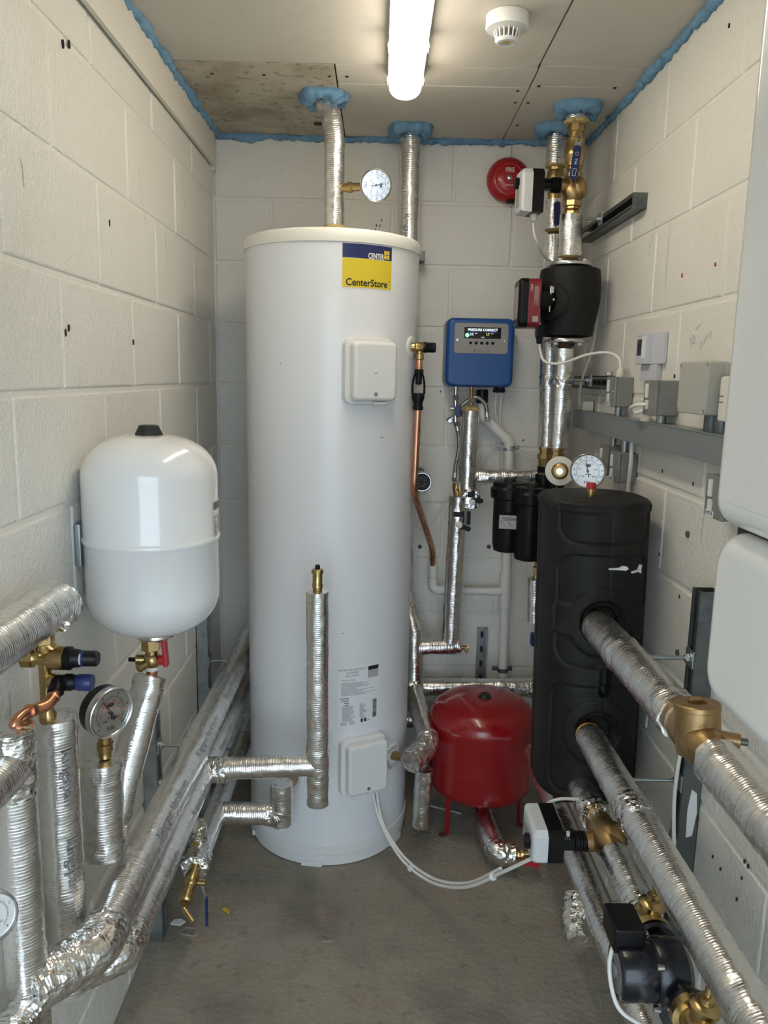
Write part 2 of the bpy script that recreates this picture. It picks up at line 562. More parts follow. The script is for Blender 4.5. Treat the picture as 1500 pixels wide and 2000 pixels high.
def structure(name, mb, m, parent=None, **k):
    return mb.build(name, m, parent, kind='structure', **k)

floor = structure('floor', MB().box(((XL + XR) / 2, (YF + YB) / 2, -0.05), (XR - XL + .3, YB - YF + .2, 0.10)), 'concrete', smooth=False)
structure('ground', MB().box((0, -6.5, -0.08), (16, 11.7, 0.1)), 'outdoor', smooth=False)
wl = structure('wall_left', MB().box((XL - 0.0036 - WT / 2, (YF + YB) / 2, ZC / 2 + .05), (WT, YB - YF + .2, ZC + .1)), 'mortar', smooth=False)
wr = structure('wall_right', MB().box((XR + 0.0036 + WT / 2, (YF + YB) / 2, ZC / 2 + .05), (WT, YB - YF + .2, ZC + .1)), 'mortar', smooth=False)
wb = structure('wall_back', MB().box(((XL + XR) / 2, YB + 0.0036 + WT / 2, ZC / 2 + .05), (XR - XL + .008, WT, ZC + .1)), 'mortar', smooth=False)
# front wall with the open doorway the daylight comes through
mb = MB()
mb.box((XL + .02, YF - .05, 1.05), (0.10, 0.10, 2.1)); mb.box((XR - .02, YF - .05, 1.05), (0.10, 0.10, 2.1))
mb.box(((XL + XR) / 2, YF - .05, 2.32), (XR - XL, 0.10, 0.44))
structure('wall_front', mb, 'mortar', smooth=False)

# concrete blocks laid in half bond
JB, JV = 0.0105, 0.0065
_block_mesh = {}
def block_mesh(w, h):
    k = (round(w, 3), round(h, 3))
    if k not in _block_mesh:
        mb = MB()
        o = mb.box((0, 0, 0), (k[0], 0.03, k[1]), bev=0.0055, seg=3).build('block', 'block', None, angle=13)
        _block_mesh[k] = o.data
        bpy.data.objects.remove(o)
    return _block_mesh[k]

def lay_blocks(wall, side, first, a0, a1):
    """side: L, R or B; first = joint position in course z 1.771-1.996; a0..a1 run of the wall"""
    pitch = 0.4475
    for k in range(11):
        z0 = 1.996 - 0.225 * (9 - k)
        z1 = z0 + 0.225
        zz0, zz1 = max(z0, 0.0), min(z1, ZC)
        h = zz1 - zz0 - JB
        j0 = first + (0 if k % 2 == 0 else pitch / 2)
        s = j0 - pitch * math.ceil((j0 - a0) / pitch)
        while s < a1:
            b0, b1 = max(s, a0), min(s + pitch, a1)
            s += pitch
            w = b1 - b0 - (0.0095 if side == 'B' else JV)
            if w < 0.03: continue
            o = bpy.data.objects.new('block', block_mesh(w, h))
            COL.objects.link(o); o.parent = wall
            c = (b0 + b1) / 2; zc = (zz0 + zz1) / 2
            d = random.uniform(-0.0012, 0.0012)
            if side == 'B': o.location = (c, YB + 0.015 + d, zc)
            elif side == 'L': o.location = (XL - 0.015 + d, c, zc); o.rotation_euler.z = PI / 2
            else: o.location = (XR + 0.015 + d, c, zc); o.rotation_euler.z = PI / 2
            o.rotation_euler.y = random.uniform(-0.0012, 0.0012) if side == 'B' else 0
lay_blocks(wl, 'L', 1.776, YF, YB)
lay_blocks(wr, 'R', 2.195, YF, YB)
lay_blocks(wb, 'B', 0.262, XL, XR)

# old fixing holes and plugs left in the walls
def wall_mark(wall, side, pts, r, m='hole'):
    for a, z in pts:
        p = {'L': V((XL, a, z)), 'R': V((XR, a, z)), 'B': V((a, YB, z))}[side]
        n = {'L': X, 'R': -X, 'B': -Y}[side]
        u, w = frame(n)
        mb = MB()
        rr = [p + n * 0.0026 + (u * math.cos(2 * PI * i / 9) * random.uniform(1.0, 1.7) + w * math.sin(2 * PI * i / 9) * random.uniform(.4, .7)) * r * .72 for i in range(9)]
        base = [q - n * 0.004 for q in rr]
        mb.rings([base, rr]).build('fixing_hole', m, wall)
wall_mark(wl, 'L', [(1.85, 1.92), (1.627, 2.208), (1.658, 2.218), (1.568, 1.661), (1.585, 1.671), (1.995, 1.661)], 0.008)
wall_mark(wl, 'L', [(1.60, 0.93), (1.60, 0.90)], 0.006)
wall_mark(wr, 'R', [(1.984, 1.849), (1.792, 1.849)], 0.005, 'red_ink')
wall_mark(wr, 'R', [(1.825, 1.07), (1.979, 1.603), (2.006, 1.358), (1.804, 1.352), (1.833, 2.354), (1.98, 1.14)], 0.005)
wall_mark(wb, 'B', [(-0.003, 2.156), (-0.021, 2.138), (-0.008, 2.138), (-0.025, 2.122), (0.236, 1.534), (0.564, 1.353)], 0.005)
wall_mark(wr, 'R', [(1.523, 0.570), (1.484, 0.568), (1.392, 0.649), (1.395, 0.610), (1.377, 0.648), (1.405, 0.554)], 0.0045)

def plug(wall, p, n):
    p, n = V(p), V(n)
    MB().lathe(p, n, [(0.0085, 0), (0.0085, 0.004), (0.006, 0.006), (0.0045, 0.002), (0, 0.002)], 14).build('wall_plug', 'plug', wall)
for p in [(0.174, YB, 0.922), (0.449, YB, 0.927), (0.454, YB, 1.14)]: plug(wb, p, -Y)
for p in [(XR, 1.807, 1.23), (XR, 1.804, 0.933)]: plug(wr, p, -X)
# scratches in the paint
for sd, y0, z0, y1, z1 in [('L', 2.089, 2.101, 2.131, 1.966), ('L', 2.520, 2.202, 2.561, 2.106), ('L', 2.324, 1.981, 2.336, 1.890), ('L', 1.414, 1.944, 1.420, 1.899), ('L', 2.696, 1.939, 2.730, 1.825), ('R', 2.216, 2.024, 2.244, 1.934), ('R', 2.100, 2.015, 2.096, 1.835), ('L', 1.250, 1.045, 1.248, 1.000), ('R', 1.731, 1.286, 1.731, 1.226)]:
    x = XL + .0016 if sd == 'L' else XR - .0016
    k = 5; pts = [V((x, y0 + (y1 - y0) * i / k + random.uniform(-.003, .003), z0 + (z1 - z0) * i / k)) for i in range(k + 1)]
    ring = [p + Y * random.uniform(.0006, .0016) for p in pts] + [p - Y * random.uniform(.0006, .0016) for p in reversed(pts)]
    mb = MB(); bm_v = [mb.bm.verts.new(q) for q in ring]
    for i in range(k): mb.bm.faces.new((bm_v[i], bm_v[i + 1], bm_v[2 * k - i], bm_v[2 * k + 1 - i]))
    mb.build('scratch', 'pencil', wl if sd == 'L' else wr, smooth=False)
# pencil note on the block by the thermostat
mp = plane_map((XR - 0.0016, 1.835, 1.690), V((0, -.90, .42)), V((0, .42, .90)))
mb = MB()
add_text(mb, '30', 0.036, mp, -0.045, 0.014, bold=-.008); add_text(mb, 'mm', 0.018, mp, -0.008, 0.034, bold=-.006); add_text(mb, 'pump', 0.030, mp, 0.025, -0.014, bold=-.008)
mb.build('pencil_note', 'pencil', wr, smooth=False)

# ceiling: slab, boards with open joints, screws
ceil = structure('ceiling', MB().box(((XL + XR) / 2, (YF + YB) / 2, ZC + 0.012 + .05), (XR - XL + .2, YB - YF + .2, 0.10)), 'void', smooth=False)
def board(x0, x1, y0, y1, m='plasterboard', dz=0.0, g=0.0022):
    MB().box(((x0 + x1) / 2, (y0 + y1) / 2, ZC + 0.0062 + dz), (x1 - x0 - 2 * g, y1 - y0 - 2 * g, 0.0116), bev=0.0012, seg=1).build('board', m, ceil)
board(XL, 0.4265, -0.45, 1.13); board(XL, 0.4265, 1.13, 2.334)
board(0.4265, XR, -0.45, 1.1); board(0.4265, XR, 1.1, 2.312, dz=0.001)
board(XL, -0.141, 2.334, YB, 'stained_board', -0.0012)
board(-0.141, 0.430, 2.334, 2.476); board(-0.141, 0.432, 2.476, YB, 'plasterboard', -0.001)
board(0.430, XR, 2.312, 2.462, dz=0.0005); board(0.432, XR, 2.462, YB, dz=-0.0005, g=0.0012)
for x, y in [(-0.16, 2.42), (-0.11, 2.42), (-0.12, 2.60), (0.40, 2.50), (0.41, 2.60), (0.45, 2.60), (0.455, 2.82), (0.455, 2.46), (0.68, 2.46), (0.66, 2.57), (0.69, 2.75), (0.03, 2.95), (-0.50, 2.42), (-0.35, 2.42)]:
    MB().cyl((x, y, ZC + .002), (x, y, ZC - .0022), 0.0055, 0.005, n=10).build('screw', 'hole', ceil)

MB().box((-0.227, 2.851, ZC - .0005), (0.028, 0.034, 0.004), bev=0.001).build('old_hole', 'hole', ceil)
# painted board strip along the top of the left wall
t = structure('trim_1', MB().box((XL + 0.0125, 1.26, 2.381), (0.012, 3.40, 0.118), bev=0.0015), 'painted_board')
MB().box((XL + 0.004, 2.985, 2.375), (0.02, 0.028, 0.13), bev=0.003).build('end_piece', 'painted_board', t)

# ------------------------------------------------------------------ blue expanding foam
def foam_run(p0, p1, label, r=0.011, lump=0.010, squash=V((1, 1, 1)), seed=0):
    p0, p1 = V(p0), V(p1)
    path = resample([p0, p1], 0.008)
    path = [p + V((noise.noise(p * 9 + V((seed, 0, 0))), noise.noise(p * 9 + V((0, seed, 5))), noise.noise(p * 11 + V((0, 0, seed))))) * 0.005 for p in path]
    def rf(p, s, a): return max(-0.006, noise.noise(p * 38 + V((seed, 0, 0))) * lump + noise.noise(p * 90) * lump * .5 + max(0, noise.noise(p * 7 + V((0, seed, 0)))) * lump * 1.6)
    mb = MB(); mb.sweep(path, r, 14, rf=rf)
    return mb.build('foam_bead', 'foam', None, label=label, cat='sealing foam', angle=80)
foam_run((XL + .020, -0.40, ZC - .004), (XL + .020, 2.98, ZC - .004), 'blue expanding foam bead along the ceiling edge over the left wall', seed=1)
foam_run((XL + .02, 2.992, ZC - .006), (XR - .02, 2.992, ZC - .006), 'blue expanding foam bead along the ceiling edge over the back wall', seed=2)
foam_run((XR - .004, -0.40, ZC - .006), (XR - .006, 2.98, ZC - .006), 'blue expanding foam bead along the ceiling edge over the right wall', seed=3)

def foam_collar(c, rx, ry, label, seed, tr=0.022):
    c = V(c); mb = MB(); rings = []
    n = 60
    for i in range(n + 1):
        a = 2 * PI * i / n
        # squarish opening
        k = 1 / max(abs(math.cos(a)), abs(math.sin(a))) ** 0.45
        q = c + V((math.cos(a) * rx * k, math.sin(a) * ry * k, 0))
        out = V((math.cos(a), math.sin(a), 0))
        ring = []
        for j in range(12):
            b = 2 * PI * j / 12
            d = out * math.cos(b) + Z * math.sin(b)
            rr = tr * (1 + 0.35 * noise.noise(q * 30 + V((seed, 0, 0))))
            pp = q + d * rr
            rr += noise.noise(pp * 48 + V((0, seed, 0))) * 0.012 + noise.noise(pp * 110) * .004
            ring.append(q + d * rr)
        rings.append(ring)
    rings[-1] = rings[0]
    bm = mb.bm
    vs = [[bm.verts.new(p) for p in r] for r in rings[:-1]]
    for i in range(n):
        A, B = vs[i], vs[(i + 1) % n]
        for j in range(12): bm.faces.new((A[j], A[(j + 1) % 12], B[(j + 1) % 12], B[j]))
    return mb.build('foam_collar', 'foam', None, label=label, cat='sealing foam', angle=80)
foam_collar((-0.188, 2.574, ZC - .006), 0.052, 0.050, 'blue foam collar where the bent foil pipe enters the ceiling above the cylinder', 4, 0.024)
foam_collar((0.094, 2.875, ZC - .008), 0.055, 0.052, 'blue foam collar round the straight foil pipe behind the cylinder', 5, 0.024)
foam_collar((0.612, 2.62, ZC - .006), 0.052, 0.049, 'large blue foam collar above the brass valve with the blue lever', 6, 0.026)
foam_collar((0.592, 2.83, ZC - .008), 0.052, 0.050, 'small blue foam collar of the rear right foil pipe', 8, 0.022)

# ------------------------------------------------------------------ ceiling light, detector, bell
t = thing('batten_light', 'lit white LED batten light with rounded end on the ceiling', 'light', (0.058, 1.80, ZC))
BX, BY0, BY1 = 0.058, 1.195, 2.405
bl = (BY0 + BY1) / 2
MB().slab(rrect(0.100, BY1 - BY0, 0.048, 8), (BX, bl, ZC - .0005), -X, Y, -Z, 0.034, bev=0.004).build('housing', 'white_plastic', t)
MB().slab(rrect(0.092, BY1 - BY0 - .008, 0.0455, 8), (BX, bl, ZC - .030), -X, Y, -Z, 0.045, bev=0.030, seg=5).build('diffuser', 'diffuser', t, angle=70)
for sx in (-1, 1):
    for yy in (1.30, 1.72, 2.11, 2.335):
        MB().box((BX + sx * 0.0515, yy, ZC - .033), (0.004, 0.035, 0.026), bev=0.001).build('clip', 'zinc', t)

t = thing('smoke_detector', 'white round smoke detector with slotted cage on the ceiling', 'smoke detector', (0.290, 2.015, ZC))
dx, dy = 0.290, 2.015
MB().lathe((dx, dy, ZC - .0005), -Z, [(0.050, 0), (0.051, 0.002), (0.051, 0.028), (0.049, 0.031), (0.033, 0.034), (0.030, 0.035)], 40).build('base', 'white_plastic', t)
MB().lathe((dx, dy, ZC - .034), -Z, [(0.022, 0), (0.022, 0.020)], 24).build('core', 'grey_ink', t)
for i in range(16):
    a = 2 * PI * i / 16
    d = V((math.cos(a), math.sin(a), 0))
    MB().cyl(V((dx, dy, ZC - .033)) + d * 0.031, V((dx, dy, ZC - .056)) + d * 0.025, 0.0019, n=8).build('rib', 'white_plastic', t)
MB().lathe((dx, dy, ZC - .053), -Z, [(0.027, 0), (0.028, 0.003), (0.024, 0.008), (0.019, 0.009), (0.018, 0.006), (0.006, 0.006)], 32).build('end_ring', 'white_plastic', t)
MB().ball((dx, dy, ZC - .0595), 0.007, 14, 8, (1, 1, .5)).build('indicator', 'amber', t)

t = thing('fire_bell', 'red round fire bell high on the back wall', 'alarm bell', (0.458, YB, 2.30))
fx, fz = 0.457, 2.302
MB().lathe((fx, YB - .001, fz), -Y, [(0.060, 0), (0.060, 0.020), (0.055, 0.022)], 32).build('back_box', 'red_bell', t)
MB().lathe((fx, YB - .018, fz), -Y, [(0.0775, 0), (0.079, 0.003), (0.0775, 0.010), (0.070, 0.024), (0.058, 0.034), (0.049, 0.0375), (0.047, 0.0365), (0.045, 0.0385), (0.020, 0.041), (0, 0.0415)], 48).build('gong', 'red_bell', t, angle=50)
MB().lathe((fx, YB - .0585, fz), -Y, [(0.009, 0), (0.009, 0.003), (0.006, 0.005), (0, 0.005)], 16).build('centre_bolt', 'steel', t)
mp = plane_map((fx, YB - .0594, fz), X, Z)
mb = MB(); add_text(mb, 'FIRE', 0.021, mp, 0, 0.026, bold=0.012, xs=0.85); add_text(mb, 'KETTLER', 0.0065, mp, 0, -0.026)
mb.build('lettering', 'white_print', t, smooth=False)
MB().cyl((fx + .002, YB - .012, ZC - .02), (fx + .002, YB - .012, fz + 0.06), 0.0055, n=10).build('cable', 'cream_plastic', t)
MB().box((fx + 0.01, YB - .03, fz - 0.072), (0.03, 0.022, 0.022), bev=0.003).build('striker_cover', 'black', t)
# ------------------------------------------------------------------ hot water cylinder
TX, TY, TR = -0.155, 2.563, 0.275
cyl_t = thing('hot_water_cylinder', 'tall white hot water cylinder with a blue and yellow sticker', 'water cylinder', (TX, TY, 0))
def tank_pt(phi, z, r=TR):
    a = math.radians(phi)
    return V((TX + math.sin(a) * r, TY - math.cos(a) * r, z))
def tank_map(phi0, z0, r=TR + 0.0012):
    return lambda x, y: tank_pt(phi0 + math.degrees(x / r), z0 + y, r)
def tank_frame(phi):
    a = math.radians(phi)
    return V((math.cos(a), math.sin(a), 0)), V((math.sin(a), -math.cos(a), 0))
MB().lathe((TX, TY, 0), Z, [(TR, 0.07), (TR, 1.975)], 96).build('shell', 'white_shell', cyl_t)
MB().lathe((TX, TY, 0), Z, [(0.262, 0.001), (0.270, 0.004), (0.273, 0.040), (0.277, 0.044), (0.278, 0.081), (0.274, 0.083)], 96).build('base', 'white_plastic', cyl_t)
for a in (-8, 62, 130, -75):
    e, n = tank_frame(a)
    MB().box(tank_pt(a, 0.010, 0.270), (0.07, 0.012, 0.019), Matrix((e, n, Z)).transposed(), bev=0.002).build('foot', 'white_plastic', cyl_t)
MB().lathe((TX, TY, 0), Z, [(0.2765, 1.962), (0.280, 1.963), (0.281, 1.972), (0.280, 1.992), (0.275, 1.999), (0.262, 2.003), (0.20, 2.008), (0, 2.012)], 96).build('lid', 'lid_plastic', cyl_t, angle=50)

def immersion_cover(phi, z0, z1, w):
    e, n = tank_frame(phi)
    zc, h = (z0 + z1) / 2, z1 - z0
    o = tank_pt(phi, zc, TR * 0.955)
    d0 = TR * 0.045
    b = MB().slab(rrect(w, h + .012, 0.026), o, e, Z, n, d0 + 0.014, bev=0.005).build('immersion_cover', 'white_plastic', cyl_t)
    o2 = o + n * (d0 + .010) + e * 0.004
    MB().slab(rrect(w - .020, h - .012, 0.016), o2, e, Z, n, 0.036, bev=0.011, seg=3).build('cover_box', 'white_plastic', b)
    f = o2 + n * 0.0362
    MB().lathe(f - Z * (h / 2 - .026), n, [(0.006, -.004), (0.006, 0.0006), (0.0035, 0.0012), (0, 0.0005)], 14).build('screw', 'zinc', b)
    MB().ball(f, 0.005, 12, 8, (1, 1, 1)).build('dimple', 'white_plastic', b)
    MB().box(o2 + n * .012 - Z * (h / 2 + .001) + e * .025, (0.045, 0.018, 0.010), Matrix((e, n, Z)).transposed(), bev=0.003).build('cable_entry', 'white_plastic', b)
    return b
immersion_cover(26.3, 1.510, 1.692, 0.160)
immersion_cover(26.3, 0.262, 0.447, 0.160)

def curved_patch(name, phi0, z0, w, h, m, parent, lift, nx=14, rc=0.0):
    mp = tank_map(phi0, z0, TR + lift)
    mb = MB()
    pts = rrect(w, h, rc, 4) if rc else None
    if pts is None:
        add_quad(mb, mp, -w / 2, -h / 2, w / 2, h / 2, nx)
    else:
        add_quad(mb, mp, -w / 2 + rc, -h / 2, w / 2 - rc, h / 2, nx)
        add_quad(mb, mp, -w / 2, -h / 2 + rc, -w / 2 + rc, h / 2 - rc)
        add_quad(mb, mp, w / 2 - rc, -h / 2 + rc, w / 2, h / 2 - rc)
        for sx in (-1, 1):
            for sy in (-1, 1):
                cx, cy = sx * (w / 2 - rc), sy * (h / 2 - rc)
                arc = [(cx, cy)] + [(cx + sx * rc * math.cos(t * PI / 10), cy + sy * rc * math.sin(t * PI / 10)) for t in range(6)]
                mb.bm.faces.new([mb.bm.verts.new(mp(*p)) for p in arc])
    return mb.build(name, m, parent)
sw = math.radians(33.1) * TR
st = curved_patch('sticker', 25.6, 1.898, sw + .004, 0.124, 'paper', cyl_t, 0.0006, rc=0.005)
curved_patch('blue_band', 25.6, 1.9395, sw, 0.039, 'navy', st, 0.0010)
curved_patch('yellow_band', 25.6, 1.8785, sw, 0.081, 'yellow', st, 0.0010)
mp = tank_map(25.6, 1.898, TR + 0.0014)
mb = MB(); add_text(mb, 'CENTER', 0.0215, mp, 0.0235, 0.0298, bold=0.024, xs=0.66)
mb.build('brand_word', 'white_print', st, smooth=False)
mb = MB()
for ix in (0, 1):
    for iy in (0, 1):
        x0 = 0.0505 + ix * 0.0105; y0 = 0.0255 + iy * 0.0125
        add_quad(mb, mp, x0, y0, x0 + 0.0088, y0 + 0.0108)
mb.build('window_logo', 'yellow', st, smooth=False)
mb = MB(); add_text(mb, 'CenterStore', 0.0275, mp, -0.003, -0.046, bold=0.024, xs=0.95); add_text(mb, 'TM', 0.006, mp, 0.0705, -0.037)
mb.build('product_word', 'ink', st, smooth=False)

dl = curved_patch('data_label', 23.9, 0.590, 0.143, 0.206, 'paper', cyl_t, 0.0007)
mp = tank_map(23.9, 0.590, TR + 0.0013)
mb = MB()
add_text(mb, 'UNVENTED INDIRECT', 0.0095, mp, -0.026, 0.088); add_text(mb, 'CYLINDER', 0.0095, mp, -0.026, 0.078); add_text(mb, '300 LITRES', 0.0095, mp, -0.026, 0.068)
add_text(mb, 'Product Code', 0.0075, mp, -0.059, 0.054, 'LEFT')
rnd = random.Random(3)
for i in range(12):
    y = 0.044 - i * 0.0037
    add_quad(mb, mp, -0.062, y, -0.062 + rnd.uniform(.05, .122), y + 0.0011, 4)
for i, w in enumerate((0.03, 0.024, 0.016, 0.014)): add_quad(mb, mp, -0.036 - w, -0.008 - i * .0075, -0.036, -0.005 - i * .0075, 2)
for i in range(19):
    y = -0.034 - i * 0.0027
    add_quad(mb, mp, -0.058, y, -0.058 + rnd.uniform(.02, .045), y + 0.0009, 2)
    if i < 17: add_quad(mb, mp, 0.0, y + .003, rnd.uniform(.010, .026), y + 0.0039)
for i in range(4): add_quad(mb, mp, -0.064, -0.088 - i * .003, -0.042, -0.087 - i * .003); add_quad(mb, mp, -0.034, -0.086 - i * .003, -0.014, -0.085 - i * .003)
mb.build('fine_print', 'grey_ink', dl, smooth=False)
mb = MB()
add_quad(mb, mp, 0.028, 0.079, 0.067, 0.092, 4)
yy = -0.083
while yy < -0.022:
    h = rnd.choice((0.0006, 0.0010, 0.0016)); add_quad(mb, mp, 0.047, yy, 0.062, yy + h, 2); yy += h + rnd.choice((0.0006, 0.001))
add_quad(mb, mp, 0.004, -0.092, 0.012, -0.081); add_quad(mb, mp, 0.016, -0.092, 0.024, -0.081); add_quad(mb, mp, 0.004, -0.079, 0.024, -0.0775, 2)
add_text(mb, 'CE', 0.0085, mp, 0.031, -0.089)
mb.build('bold_print', 'ink', dl, smooth=False)
mb = MB(); add_quad(mb, mp, 0.028, 0.053, 0.067, 0.079, 4); mb.build('grey_panel', 'grey_abs', dl)

def escutcheon(phi, z, r, words=None):
    e, n = tank_frame(phi)
    o = MB().lathe(tank_pt(phi, z, TR - .004), n, [(r, 0), (r, 0.005), (r * .93, 0.007), (r * .55, 0.008), (r * .5, 0.004)], 32).build('escutcheon', 'white_plastic', cyl_t)
    if words:
        c = tank_pt(phi, z, TR + 0.0042)
        mb = MB()
        for k, (word, a0) in enumerate(words):
            for i, ch in enumerate(word):
                a = math.radians(a0 - i * 20)
                d = e * math.cos(a) + Z * math.sin(a)
                t_ = e * math.sin(a) - Z * math.cos(a)
                add_text(mb, ch, r * 0.36, plane_map(c + d * r * 0.76, t_, d), bold=0.02)
        mb.build('lettering', 'ink', o, smooth=False)
escutcheon(66.6, 1.679, 0.034)
escutcheon(53.7, 0.337, 0.044, [('COLD', 130), ('FEED', 250)])
escutcheon(-19.0, 0.303, 0.032)
# small scuffs on the shell
for ph, z, w in [(37, 1.405, .012), (12, 0.80, .008), (-30, 1.62, .004)]:
    curved_patch('scuff', ph, z, w, 0.0022, 'grey_ink', cyl_t, 0.0008, 2)

# ------------------------------------------------------------------ white expansion vessel
EX, EY, ER = -0.478, 1.615, 0.139
t = thing('expansion_vessel', 'white expansion vessel with black cap hung on the left wall', 'expansion vessel', (EX, EY, 1.03))
prof = []
for i in range(13):
    a = PI / 2 * i / 12
    prof.append((0.045 + (ER - 0.045) * math.sin(a) if i else 0.0001, 1.036 + 0.088 * (1 - math.cos(a))))
prof[0] = (0.02, 1.036)
prof += [(ER, 1.235), (ER + .0015, 1.2375), (ER + .003, 1.241), (ER + .003, 1.246), (ER + .0012, 1.249), (ER, 1.252)]
for i in range(13):
    a = PI / 2 * i / 12
    prof.append((0.035 + (ER - 0.035) * math.cos(a), 1.372 + 0.086 * math.sin(a)))
prof.append((0, 1.4605))
MB().lathe((EX, EY, 0), Z, prof, 72).build('shell', 'white_enamel', t, angle=60)
MB().lathe((EX, EY, 1.455), Z, [(0.030, 0), (0.029, 0.006), (0.021, 0.022), (0.019, 0.0235), (0, 0.024)], 8).build('valve_cap', 'rubber', t, angle=20)
MB().lathe((EX, EY, 1.036), -Z, [(0.030, 0), (0.042, 0.004), (0.043, 0.012), (0.040, 0.016), (0.02, 0.018)], 40).build('base_flange', 'steel', t)
MB().box((XL + .008, EY - .03, 1.232), (0.014, 0.06, 0.09), bev=0.003).build('wall_bracket', 'zinc', t)
MB().cyl((XL + .012, EY - .012, 1.285), (EX - ER + .006, EY - .012, 1.285), 0.012, n=12).build('bracket_arm', 'zinc', t)
# label on the right of the shell
def ves_map(phi0, z0, r):
    return lambda x, y: V((EX + math.sin(math.radians(phi0) + x / r) * r, EY - math.cos(math.radians(phi0) + x / r) * r, z0 + y))
mp = ves_map(97, 1.280, ER + .0008)
mb = MB(); add_quad(mb, mp, -0.048, -0.034, 0.048, 0.046, 10); lb = mb.build('rating_label', 'paper', t)
mp = ves_map(97, 1.280, ER + .0013)
mb = MB(); add_quad(mb, mp, -0.045, 0.026, 0.045, 0.042, 8)
for i in range(9):
    y = 0.010 - i * 0.0040
    for x in (-0.044, -0.022, 0.004): add_quad(mb, mp, x, y, x + rnd.uniform(.010, .019), y + .0022)
add_text(mb, 'CE', 0.013, mp, -0.034, -0.028, bold=.02)
mb.build('fine_print', 'grey_ink', lb, smooth=False)

# lockable valve under the vessel
t = thing('lockshield_valve', 'small brass valve with red handle under the white vessel', 'valve', (-0.487, 1.612, 0.955))
vx, vy = -0.487, 1.612
MB().hexnut((vx, vy, 1.019), (vx, vy, 0.990), 0.0215).build('union_nut', 'brass', t, angle=20)
mb = MB(); mb.cyl((vx, vy, 0.998), (vx, vy, 0.950), 0.0135, n=20); mb.ball((vx, vy, 0.966), 0.020, 18, 12); mb.cyl((vx - .034, vy - .006, 0.968), (vx, vy, 0.966), 0.012, n=16, bev=.002); mb.cyl((vx - .022, vy - .028, 0.956), (vx, vy, 0.966), 0.010, n=14, bev=.002)
mb.build('body', 'brass', t)
MB().cyl((vx - .048, vy - .006, 0.969), (vx - .030, vy - .006, 0.968), 0.005, n=10).build('vent_pin', 'black', t)
mb = MB(); mb.box((vx + .031, vy - .004, 0.985), (0.010, 0.020, 0.062), Matrix.Rotation(-.06, 3, 'Y'), bev=.003); mb.box((vx + .022, vy - .004, 1.013), (0.024, 0.018, 0.006), bev=.002); mb.cyl((vx + .012, vy, .966), (vx + .034, vy, .966), 0.011, n=14)
mb.build('handle', 'red_plastic', t)
MB().cyl((vx, vy, 0.952), (vx, vy, 0.944), 0.0155, n=20).build('seal_tape', 'white_plastic', t)

